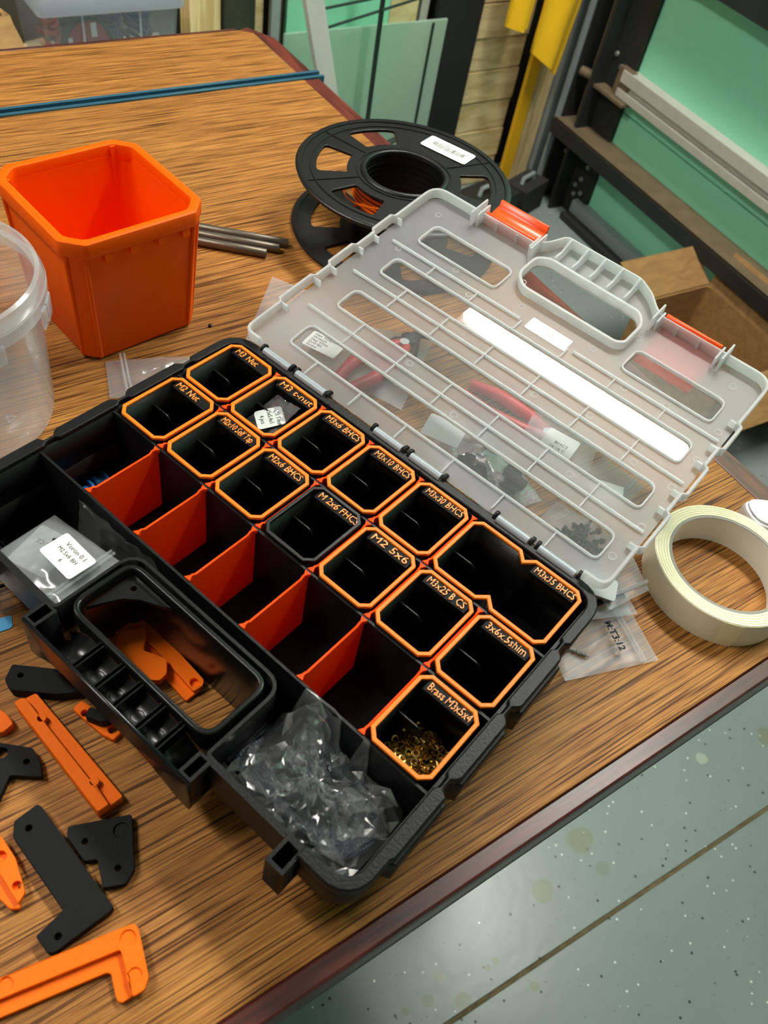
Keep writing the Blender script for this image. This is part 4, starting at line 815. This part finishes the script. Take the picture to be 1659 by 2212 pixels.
pts = [(-0.050 - 0.010 * math.sin(k * .5) , -0.012 + 0.0016 * k, 0.030 + 0.004 * math.cos(k * .6)) for k in range(14)]
obj('loose_strand', TU(pts, 0.0009, 6), 'filament_orange', sl, smooth=60)
LBX = Matrix.Translation((0.0668, 0.0234, 0.0609)) @ Matrix.Rotation(math.radians(-67.3), 4, 'Z')
lb = obj('barcode_label', plate([roundp(rect(-0.0255, -0.0122, 0.0255, 0.0122), 0.003, 3)], 0, 0.0003), 'label_white', sl, xf=LBX)
bmb = bmesh.new(); x = -0.017
while x < 0.017:
    w_ = random.choice((0.0003, 0.0005, 0.0008)); bx(bmb, x, x + w_, -0.0025, 0.0042, 0.00031, 0.0004); x += w_ + random.choice((0.0004, 0.0006, 0.001))
obj('barcode', bmb, 'ink_black', lb, xf=LBX)
bmb = bmesh.new()
for y, a, b in ((0.0052, -0.017, -0.002), (-0.0035, -0.014, 0.012), (-0.0055, -0.02, 0.008)):
    x = a
    while x < b: w_ = random.uniform(0.0008, 0.0025); bx(bmb, x, x + w_, y, y + 0.0009, 0.00031, 0.0004); x += w_ + 0.0006
obj('fine_print', bmb, 'ink_grey', lb, xf=LBX)

# ------------------------------------------------------------------ masking tape, white plastic piece
tp = thing('masking_tape', 'roll of cream masking tape standing flat on the bench corner', 'tape roll', (0.3755, -0.2545, T))
obj('tape_body', LA([(0.0415, 0.0), (0.0515, 0.0), (0.0515, 0.024), (0.0415, 0.024)], 96, closed=True), 'tape_cream', tp, smooth=50)
for k in range(5): obj('tape_edge', LA([(0.0418 + k * 0.0019, 0.0241), (0.0434 + k * 0.0019, 0.0241), (0.0434 + k * 0.0019, 0.0245), (0.0418 + k * 0.0019, 0.0245)], 96, closed=True), 'tape_side', tp)
obj('card_core', LA([(0.0395, 0.0), (0.0414, 0.0), (0.0414, 0.0238), (0.0395, 0.0238)], 96, closed=True), 'core_card', tp, smooth=50)
obj('core_edge', LA([(0.0395, 0.0239), (0.0414, 0.0239), (0.0414, 0.0243), (0.0395, 0.0243)], 96, closed=True), 'core_edge', tp)
bmf = bmesh.new(); pr = None
for k in range(12):
    a = math.radians(222 + k * 1.2); rr_ = 0.0519 + 0.00004 * k
    z1 = 0.024 - max(0, (k - 8)) * 0.0; cur = [bmf.verts.new((rr_ * math.cos(a), rr_ * math.sin(a), 0.0002)), bmf.verts.new((rr_ * math.cos(a - 0.06 * (11 - k) / 11), rr_ * math.sin(a - 0.06 * (11 - k) / 11), 0.0238))]
    if pr: bmf.faces.new((pr[0], cur[0], cur[1], pr[1]))
    pr = cur
obj('loose_end', bmf, 'tape_side', tp)
wp = thing('white_tool', 'smooth white plastic piece at the bench corner past the tape roll', 'plastic piece', (0.470, -0.232, T))
obj('cap_body', plate([roundp([(-0.030, 0.018), (0.03, -0.022), (0.016, -0.045), (-0.040, -0.008)], 0.013, 6)], 0.0, 0.017, 0.003), 'white_plastic', wp, smooth=40)
obj('cap_top', plate([roundp([(-0.028, 0.016), (0.028, -0.022), (0.015, -0.043), (-0.037, -0.007)], 0.012, 6)], 0.0172, 0.0185, 0.0005), 'white_plastic', wp, smooth=40)

# ------------------------------------------------------------------ zip bags around and under the lid
Z = T + 0.001
b = bag('zip_bag', 'zip bag with handwritten number and steel screw beside the organizer', [(0.222, -0.247, Z), (0.2256, -0.2625, Z), (0.292, -0.281, Z), (0.302, -0.243, Z)] if 0 else [(0.2256, -0.2625, Z), (0.292, -0.2812, Z), (0.3035, -0.2385, Z), (0.236, -0.222, Z)], 0.002, 0.0022, 21, 'bag_film_milky', 1, 24)
obj('handwriting', text_bm('M:T3:12', 0.0068, 0.0001, 0, 0, 0, math.radians(-104), wonk=0.05, bold=0.00022), 'ink_black', b, xf=Matrix.Translation((0.0105, 0.008, 0.0058)))
o = thing('wood_screw', 'steel wood screw inside the handwritten zip bag', 'screw', (0.2425, -0.2475, T + 0.0036), -0.94)
obj('shank', TU([(0, 0, 0), (0.010, 0, 0), (0.0125, 0, 0)], [0.0012, 0.0012, 0.0003], 8), 'steel', o); obj('head', TU([(-0.0016, 0, 0), (0, 0, 0)], [0.0026, 0.0012], 12), 'steel', o)
for k in range(9): obj('thread', LA([(0.0011, -0.0003), (0.0018, 0), (0.0011, 0.0003)], 10), 'steel', o, xf=Matrix.Translation((0.0012 + 0.00105 * k, 0, 0)) @ Matrix.Rotation(PI / 2 + 0.15, 4, 'Y'))
b = bag('zip_bag', 'zip bag of black pieces tucked under the open lid corner', [(0.262, -0.236, Z + 0.006), (0.300, -0.250, Z + 0.006), (0.308, -0.222, Z + 0.006), (0.262, -0.200, Z + 0.006)], 0.002, 0.002, 31, 'bag_film_milky', None, 18)
for k in range(3):
    o = obj('black_piece', TU([(0, 0, 0), (0.013, -0.002, 0)], 0.0022, 8), 'black_screw', loc=(0.270 + 0.008 * k, -0.229 - 0.002 * k, T + 0.0095), smooth=50); tag(o, 'stubby black pin in the bag under the lid corner', 'pin', 'black pins under the lid corner')
b = bag('zip_bag', 'flat clear bag lying under the masking tape side of the lid', [(0.280, -0.240, Z + 0.011), (0.317, -0.241, Z + 0.011), (0.328, -0.212, Z + 0.011), (0.285, -0.195, Z + 0.011)], 0.002, 0.002, 41, 'bag_film_milky', 0, 18)
o = obj('paper_tag', plate([roundp(rect(-0.014, -0.009, 0.014, 0.009), 0.003, 3)], 0, 0.0004), 'label_grey', loc=(0.282, -0.222, T + 0.0175), rot=(0, 0, -0.9)); tag(o, 'plain white paper tag by the black corner of the organizer', 'paper')
b = bag('zip_bag', 'empty clear zip bag between the organizer and the orange bin', [(0.070, 0.083, Z), (0.145, 0.050, Z), (0.150, 0.100, Z), (0.082, 0.122, Z)], 0.006, 0.006, 51, 'bag_film_silver', 3, 26)
b = bag('zip_bag', 'clear zip bag reaching out behind the open lid', [(0.1916, 0.1047, Z), (0.2215, 0.060, Z), (0.290, 0.115, Z), (0.2524, 0.172, Z)], 0.003, 0.003, 61, 'bag_film_milky', 1, 24)
b = bag('zip_bag', 'zip bag of hex keys with printed list label under the lid', [(0.222, 0.060, Z + 0.004), (0.262, -0.020, Z + 0.004), (0.335, 0.040, Z + 0.004), (0.262, 0.104, Z + 0.004)], 0.006, 0.002, 71, 'bag_film_milky', None, 20)
label_on(b, (-0.031, 0.016, 0.009, math.radians(-62), 0.030, 0.020), 0.0003, [('Hex Wrench', -0.012, 0.0058, 0.0038), ('Wrench', -0.012, 0.0022, 0.0038), ('Hex Wire', -0.012, -0.0014, 0.0038), ('Drill Bit', -0.012, -0.0050, 0.0038), ('Screw', -0.012, -0.0086, 0.0038)], 0.003, ink='ink_grey')
for k, (x, y, a, L) in enumerate(((0.315, 0.056, -2.36, 0.062), (0.324, 0.046, -2.30, 0.050), (0.300, 0.052, -2.2, 0.045))):
    o = obj('hex_key', TU([(0, 0.012, 0), (0, 0.003, 0), (0.003, 0, 0), (L, 0, 0)], 0.0016, 6), 'black_screw', loc=(x, y, T + 0.0075 + 0.0012 * k), rot=(0, 0, a)); tag(o, 'black hex key in the bag under the lid, %s of three' % ('longest', 'middle length', 'shortest')[k], 'hex key')
def cutters(label, loc, rz):
    t = thing('flush_cutters', label, 'pliers', loc, rz)
    for s in (-1, 1):
        bm = bmesh.new(); tube(bm, [(0.0, s * 0.003, 0), (0.02, s * 0.009, 0), (0.05, s * 0.012, 0), (0.075, s * 0.007, 0)], [0.004, 0.0055, 0.0055, 0.0045], 10); obj('grip', bm, 'red_grip', t, smooth=60)
        obj('jaw', plate([[(0.002, 0), (-0.008, s * 0.006), (-0.024, s * 0.001), (-0.024, 0)]], -0.003, 0.003, 0.0006), 'steel_dark', t)
    obj('pivot', LA([(0, -0.004), (0.004, -0.004), (0.004, 0.004), (0, 0.004)], 14), 'steel', t)
cutters('red handled flush cutters beneath the lid by the hex keys', (0.300, 0.036, T + 0.0145), math.radians(196))
cutters('red handled cutters beneath the middle of the lid', (0.352, -0.092, T + 0.0075), math.radians(112))
b = bag('zip_bag', 'zip bag of black printed pieces under the lid hinge', [(0.252, -0.055, Z + 0.003), (0.262, -0.135, Z + 0.003), (0.306, -0.142, Z + 0.003), (0.322, -0.055, Z + 0.003)], 0.010, 0.006, 81, 'bag_film_crisp', None, 30)
o = obj('paper_tag', plate([roundp(rect(-0.015, -0.011, 0.015, 0.011), 0.002, 3)], 0, 0.0004), 'label_white', loc=(0.270, -0.062, T + 0.0185), rot=(0.1, 0, -1.0)); tag(o, 'white paper slip on the bag of black pieces under the lid', 'paper')
for k in range(16):
    random.seed(100 + k); x, y = random.uniform(0.268, 0.300), random.uniform(-0.134, -0.082); s = random.uniform(0.004, 0.007)
    o = obj('black_piece', BX(-s, s, -s * 0.6, s * 0.6, -s * 0.35, s * 0.35), 'print_black', loc=(x, y, T + 0.008 + 0.0022 * (k % 3)), rot=(random.uniform(-.2, .2), random.uniform(-.2, .2), random.uniform(0, 3)), bev=0.0008); tag(o, 'small black printed block in the bag under the lid hinge', 'block', 'black blocks in the bag under the lid')
b = bag('zip_bag', 'zip bag with typed white label under the right half of the lid', [(0.312, -0.098, Z + 0.011), (0.338, -0.150, Z + 0.011), (0.384, -0.118, Z + 0.011), (0.356, -0.070, Z + 0.011)], 0.003, 0.002, 91, 'bag_film_milky', 0, 18)
label_on(b, (-0.003, -0.002, 0.0065, math.radians(-66), 0.026, 0.024), 0.0003, [('BHCS', -0.004, -0.002, 0.0045), ('16 16 C', -0.006, -0.0075, 0.004)], 0.003, ink='ink_grey')
b = bag('zip_bag', 'zip bag of black screws under the lid corner nearest the tape roll', [(0.276, -0.160, Z + 0.002), (0.296, -0.212, Z + 0.002), (0.336, -0.196, Z + 0.002), (0.318, -0.146, Z + 0.002)], 0.008, 0.002, 95, 'bag_film_milky', None, 18)
for k in range(26):
    random.seed(300 + k); x, y = random.uniform(0.296, 0.322), random.uniform(-0.200, -0.172)
    o = obj('black_screw', TU([(-0.0022, 0, 0), (0, 0, 0), (0.0001, 0, 0), (0.006, 0, 0)], [0.0024, 0.0024, 0.0013, 0.0013], 8), 'black_screw', loc=(x, y, T + 0.0062 + 0.0016 * (k % 3)), rot=(0, random.uniform(-.2, .2), random.uniform(0, 6.28))); tag(o, 'short black screw in the bag under the lid corner by the tape', 'screw', 'black screws under the lid corner')
random.seed(11)
b = bag('zip_bag', 'clear zip bag with white ridge under the lid edge by the tape roll', [(0.340, -0.140, Z + 0.003), (0.345, -0.178, Z + 0.003), (0.392, -0.166, Z + 0.003), (0.382, -0.128, Z + 0.003)], 0.003, 0.002, 97, 'bag_film_milky', 1, 16)
o = obj('paper_tag', plate([[(-0.012, -0.006), (0.012, -0.008), (0.013, 0.006), (-0.008, 0.007)]], 0, 0.0004), 'label_white', loc=(0.357, -0.157, T + 0.0085), rot=(0, 0, -0.8)); tag(o, 'torn white paper corner under the lid edge by the tape roll', 'paper')
o = obj('crumb', LA([(0, 0), (0.0016, 0.0006), (0.0016, 0.0016), (0, 0.0024)], 8), 'black_screw', loc=(0.1735, 0.1315, T)); tag(o, 'tiny black crumb on the bench at the orange bin corner', 'crumb')

# ------------------------------------------------------------------ behind the bench: things along the back wall
shelf = thing('low_shelf', 'low pine shelf behind the workbench carrying the storage tub', 'shelf', (0.30, 1.20, 0))
obj('shelf_board', BX(-0.45, 0.36, -0.16, 0.20, 0.457, 0.475), 'pine_board', shelf, bev=0.002)
for x in (-0.43, 0.30):
    for y in (-0.15, 0.14): obj('leg', BX(x, x + 0.05, y, y + 0.05, 0, 0.4565), 'pine', shelf)
st = thing('storage_tub', 'translucent storage tub with bluish lid behind the workbench', 'tub', (0.470, 1.21, 0.476))
def hollow(w0, d0, w1, d1, h, t_=0.003):
    r0 = rect(-w0, -d0, w0, d0); r1 = rect(-w1, -d1, w1, d1)
    return loft([(roundp(r0, .01, 3), 0), (roundp(r1, .012, 3), h), (roundp(shrink(r1, t_), .012, 3), h), (roundp(shrink(r0, t_), .01, 3), t_)])
obj('tub_body', hollow(0.108, 0.078, 0.120, 0.088, 0.175), 'storage_clear', st)
lidst = obj('tub_lid', plate([roundp(rect(-0.128, -0.096, 0.128, 0.096), 0.012, 4)], 0.158, 0.190, 0.004), 'storage_lid_clear', st)
for x in (-0.055, 0.045): obj('wall_rib', BX(x, x + 0.003, -0.0885, -0.085, 0.03, 0.157), 'storage_lid_clear', st)
dr = thing('cable_reel', 'red labelled reel inside the storage tub behind the bench', 'reel', (0.430, 1.158, 0.572), 0, rot=(PI / 2 - 0.1, 0, 0.1))
obj('disc', LA([(0, 0), (0.038, 0), (0.040, 0.004), (0.038, 0.012), (0, 0.012)], 40), 'disc_red', dr, smooth=40)
obj('rim_ring', LA([(0.0405, -0.001), (0.046, -0.001), (0.046, 0.013), (0.0405, 0.013)], 40, closed=True), 'cable_black', dr, smooth=40)
for (x, y, w_, h_) in ((0.012, 0.024, 0.010, 0.022), (-0.032, 0.006, 0.007, 0.02)): obj('sticker', BX(x - w_ / 2, x + w_ / 2, y - h_ / 2, y + h_ / 2, 0.0121, 0.0126), 'label_white', dr)
obj('print', text_bm('CABLE', 0.009, 0.0004, -0.008, -0.02, 0.0122, PI / 2), 'label_grey', dr) if 0 else None
random.seed(5)
for k, (m_, x0, rx, ry) in enumerate((('red_grip', 0.388, 0.014, 0.04), ('cable_black', 0.436, 0.024, 0.018), ('cable_blue', 0.494, 0.020, 0.050), ('cable_blue', 0.548, 0.021, 0.050))):
    pts = []; ph = random.uniform(0, 6)
    for i in range(150):
        a = i * 0.37 + ph; pts.append((rx * math.cos(a) * (0.8 + 0.2 * math.sin(i * .21 + k)), ry * math.sin(a) * (0.75 + 0.25 * math.cos(i * .13)), 0.006 + 0.00075 * i + 0.006 * math.sin(i * 0.5 + k)))
    o = obj('cable_bundle', TU(pts, 0.0042, 6), m_, loc=(x0, 1.222 if k != 1 else 1.25, 0.490), smooth=60); tag(o, ('red tangle of cable in the storage tub', 'black tangle of cable behind the red reel in the storage tub', 'dark blue tangle of cable beside the red reel in the storage tub', 'dark blue tangle of cable at the end of the storage tub')[k], 'cable', 'cables in the storage tub')
cbx = thing('cardboard_box', 'crumpled cardboard box beside the storage tub behind the bench', 'box', (0.195, 1.20, 0.476), 0.2)
obj('box_body', hollow(0.09, 0.09, 0.09, 0.09, 0.16, 0.004), 'cardboard', cbx)
obj('flap', plate([rect(-0.09, -0.15, 0.09, -0.09)], 0, 0.003), 'cardboard', cbx, xf=Matrix.Translation((0, -0.09, 0.16)) @ Matrix.Rotation(0.7, 4, 'X') @ Matrix.Translation((0, 0.09, 0)))
obj('flap', plate([rect(0.09, -0.09, 0.16, 0.09)], 0, 0.003), 'cardboard', cbx, xf=Matrix.Translation((0.09, 0, 0.16)) @ Matrix.Rotation(1.35, 4, 'Y') @ Matrix.Translation((-0.09, 0, 0)))
def board(name, label, cat, mat, x0, x1, z1, y, th=0.02, lean=0.0, tilt=0.0, bev=0.002):
    "plain board standing on the floor; lean = run of the top towards the wall"
    o = obj(name, BX(-(x1 - x0) / 2, (x1 - x0) / 2, -th / 2, th / 2, 0, z1), mat, loc=((x0 + x1) / 2, y, 0.002), rot=(-lean, tilt, 0), bev=bev); return tag(o, label, cat)
board('timber_post', 'pale pine post standing behind the bench by the green netting', 'timber', 'pine', 0.693, 0.760, 1.6, 1.335, 0.045)
nt_ = thing('green_netting', 'roll of dark green woven netting standing behind the bench', 'netting', (0.805, 1.34, 0))
obj('roll', LA([(0.0, 0), (0.040, 0), (0.041, 0.02), (0.041, 0.9), (0.036, 0.905), (0, 0.905)], 32), 'net_green', nt_, smooth=40); obj('outer_fold', LA([(0.0412, 0.0), (0.0432, 0.0), (0.0432, 0.88), (0.0412, 0.88)], 32, closed=True), 'net_green', nt_, smooth=40)
board('timber_offcut', 'thin pine offcut beside the green netting', 'timber', 'pine_board', 0.852, 0.878, 0.95, 1.36, 0.02)
board('grey_lath', 'narrow grey lath behind the glass sheet', 'lath', 'steel_grey', 0.884, 0.905, 0.9, 1.33, 0.012)
board('dark_board', 'dark board behind the left edge of the glass sheet', 'board', 'wall_dark', 0.91, 0.95, 0.9, 1.36, 0.012)
board('white_lath', 'chalky white lath leaning across the mint glass sheet', 'lath', 'white_lath', 1.064, 1.104, 0.95, 1.20, 0.018, -0.0, -0.29)
gs = thing('glass_sheet', 'mint tinted glass sheet standing on edge behind the bench', 'glass sheet', (1.115, 1.285, 0.0), 0)
obj('pane', BX(-0.22, 0.215, -0.003, 0.003, 0.002, 0.500), 'mint_glass', gs, bev=0.0008)
obj('taped_edge', BX(0.170, 0.178, -0.0042, -0.0032, 0.01, 0.495), 'wire_dark', gs)
board('mint_panel', 'taller mint painted panel offcut behind the glass sheet', 'panel', 'mint_paint', 0.93, 1.20, 0.86, 1.345, 0.012)
board('timber_sheet', 'rough pine panel behind the top of the glass sheet', 'timber', 'pine_board', 1.205, 1.285, 0.86, 1.350, 0.012)
board('alu_strip', 'thin pale aluminium strip by the black sheet', 'strip', 'alu_rail', 1.288, 1.310, 1.3, 1.352, 0.008, 0, 0.02)
wm = thing('wire_grid', 'dark green wire grid standing in front of the glass sheet', 'wire grid', (1.095, 1.235, 0.0))
obj('upright_wire', TU([(0.012, 0, 0.005), (0.0, 0, 0.9)], 0.0035, 8), 'wire_dark', wm); obj('upright_wire', TU([(0.022, 0.006, 0.005), (0.010, 0.006, 0.9)], 0.003, 8), 'wire_dark', wm)
for z, dz in ((0.545, 0.028), (0.575, 0.015), (0.235, 0.025), (0.222, 0.030)): obj('cross_wire', TU([(-0.17 if z > .4 else -0.05, 0.003, z - dz), (0.13, 0.003, z + dz)], 0.003, 8), 'wire_dark', wm)
board('black_sheet', 'black board leaning in the corner behind the spool', 'board', 'sheet_black', 1.335, 1.475, 1.5, 1.335, 0.012, 0.0, 0.0)
pb_ = thing('pine_boards', 'stack edge of rough pine boards against the back wall', 'timber', (1.56, 1.355, 0))
for k in range(9): obj('board', BX(-0.105, 0.10, -0.012 - 0.004 * (k % 2), 0.012, k * 0.083 + 0.004, k * 0.083 + 0.083), 'pine_board', pb_, bev=0.003)
board('yellow_lath', 'narrow yellow lath under the hanging yellow cloths', 'lath', 'lath_yellow', 1.640, 1.676, 0.9, 1.285, 0.012, 0, 0.0)
board('timber_post', 'pale pine post beside the yellow lath in the corner', 'timber', 'pine', 1.700, 1.762, 1.6, 1.325, 0.045)
board('steel_channel', 'grey galvanised channel in the corner by the garage door', 'channel', 'steel_grey', 1.768, 1.806, 2.3, 1.30, 0.03)
def cloth(label, pts, y, loc):
    bm = bmesh.new(); ny = 16; nx = 14; G = []
    for j in range(ny + 1):
        v = j / ny; row = []
        for i in range(nx + 1):
            u = i / nx; x = (1 - v) * ((1 - u) * pts[0][0] + u * pts[1][0]) + v * ((1 - u) * pts[3][0] + u * pts[2][0]); z = (1 - v) * ((1 - u) * pts[0][1] + u * pts[1][1]) + v * ((1 - u) * pts[3][1] + u * pts[2][1])
            row.append((x - loc[0], 0.012 * math.sin(u * 7 + v * 1.3) + 0.004 * noise.noise(Vector((u * 4, v * 4, y))), z))
        G.append(row)
    F_ = [[bm.verts.new((x, yy - 0.004, z)) for x, yy, z in r] for r in G]; B_ = [[bm.verts.new((x, yy + 0.004, z)) for x, yy, z in r] for r in G]
    for j in range(ny):
        for i in range(nx): bm.faces.new((F_[j][i], F_[j][i + 1], F_[j + 1][i + 1], F_[j + 1][i])); bm.faces.new((B_[j][i], B_[j + 1][i], B_[j + 1][i + 1], B_[j][i + 1]))
    for j in range(ny):
        bm.faces.new((F_[j][0], F_[j + 1][0], B_[j + 1][0], B_[j][0])); bm.faces.new((F_[j][nx], B_[j][nx], B_[j + 1][nx], F_[j + 1][nx]))
    for i in range(nx): bm.faces.new((F_[0][i], B_[0][i], B_[0][i + 1], F_[0][i + 1])); bm.faces.new((F_[ny][i], F_[ny][i + 1], B_[ny][i + 1], B_[ny][i]))
    o = obj('yellow_cloth', bm, 'towel_yellow', loc=(loc[0], y, 0), smooth=60); tag(o, label, 'cloth', 'yellow cloths hanging in the corner')
cloth('short yellow cloth hanging over the pine boards', [(1.47, 0.90), (1.575, 0.90), (1.565, 0.470), (1.495, 0.480)], 1.245, (1.52, 0, 0))
cloth('long yellow cloth hanging in front of the corner post', [(1.575, 0.935), (1.735, 0.935), (1.690, 0.355), (1.585, 0.420)], 1.225, (1.65, 0, 0))
hr = thing('hook_rail', 'wooden hook rail high on the back wall holding the cloths', 'rail', (1.60, 1.40, 0.94))
obj('rail_board', BX(-0.2, 0.2, -0.02, 0.018, 0, 0.06), 'pine', hr)
for x in (-0.08, 0.05): obj('hook', TU([(x, -0.02, 0.03), (x, -0.10, 0.026), (x, -0.138, 0.024), (x, -0.14, 0.04)], 0.004, 8), 'steel', hr)
# clutter at the foot of the corner
for k, (x, y, z, s, m_, nm, lab) in enumerate(((1.47, 1.14, 0.0, 0.08, 'steel_dark', 'toolbox', 'dark metal toolbox on the floor in the corner'), (1.66, 1.19, 0.0, 0.06, 'seal_dark', 'toolbox', 'small black case on the floor by the door column'))):
    o = thing(nm, lab, 'toolbox', (x, y, z), 0.2 + 0.1 * k)
    obj('body', BX(-s, s, -s * 0.6, s * 0.6, 0, s * 1.1), m_, o, bev=0.004); obj('lid', BX(-s * 1.02, s * 1.02, -s * 0.62, s * 0.62, s * 1.1 + 0.001, s * 1.4), m_, o, bev=0.006); obj('handle', TU([(-s * .5, 0, s * 1.4), (-s * .45, 0, s * 1.65), (s * .45, 0, s * 1.65), (s * .5, 0, s * 1.4)], 0.006, 8), 'steel_grey', o)
# cardboard boxes on the floor by the garage door
def open_box(label, x, y, rz, w_, d_, h):
    t = thing('cardboard_box', label, 'box', (x, y, 0.0), rz)
    obj('box_body', hollow(w_, d_, w_, d_, h, 0.006), 'cardboard', t)
    obj('flap', BX(-w_, w_, -0.10, 0, 0, 0.004), 'cardboard', t, xf=Matrix.Translation((0, -d_, h)) @ Matrix.Rotation(0.55, 4, 'X'))
    obj('flap', BX(-w_, w_, 0, 0.10, 0, 0.004), 'cardboard', t, xf=Matrix.Translation((0, d_, h)) @ Matrix.Rotation(0.5, 4, 'X'))
    obj('flap', BX(0, 0.09, -d_, d_, 0, 0.004), 'cardboard', t, xf=Matrix.Translation((w_, 0, h)) @ Matrix.Rotation(-1.1, 4, 'Y'))
    return t
open_box('open cardboard box on the floor against the garage door', 1.55, 0.40, math.radians(-4), 0.12, 0.15, 0.17)
open_box('second open cardboard box on the floor past the bench corner', 1.43, -0.16, math.radians(3), 0.12, 0.11, 0.13)
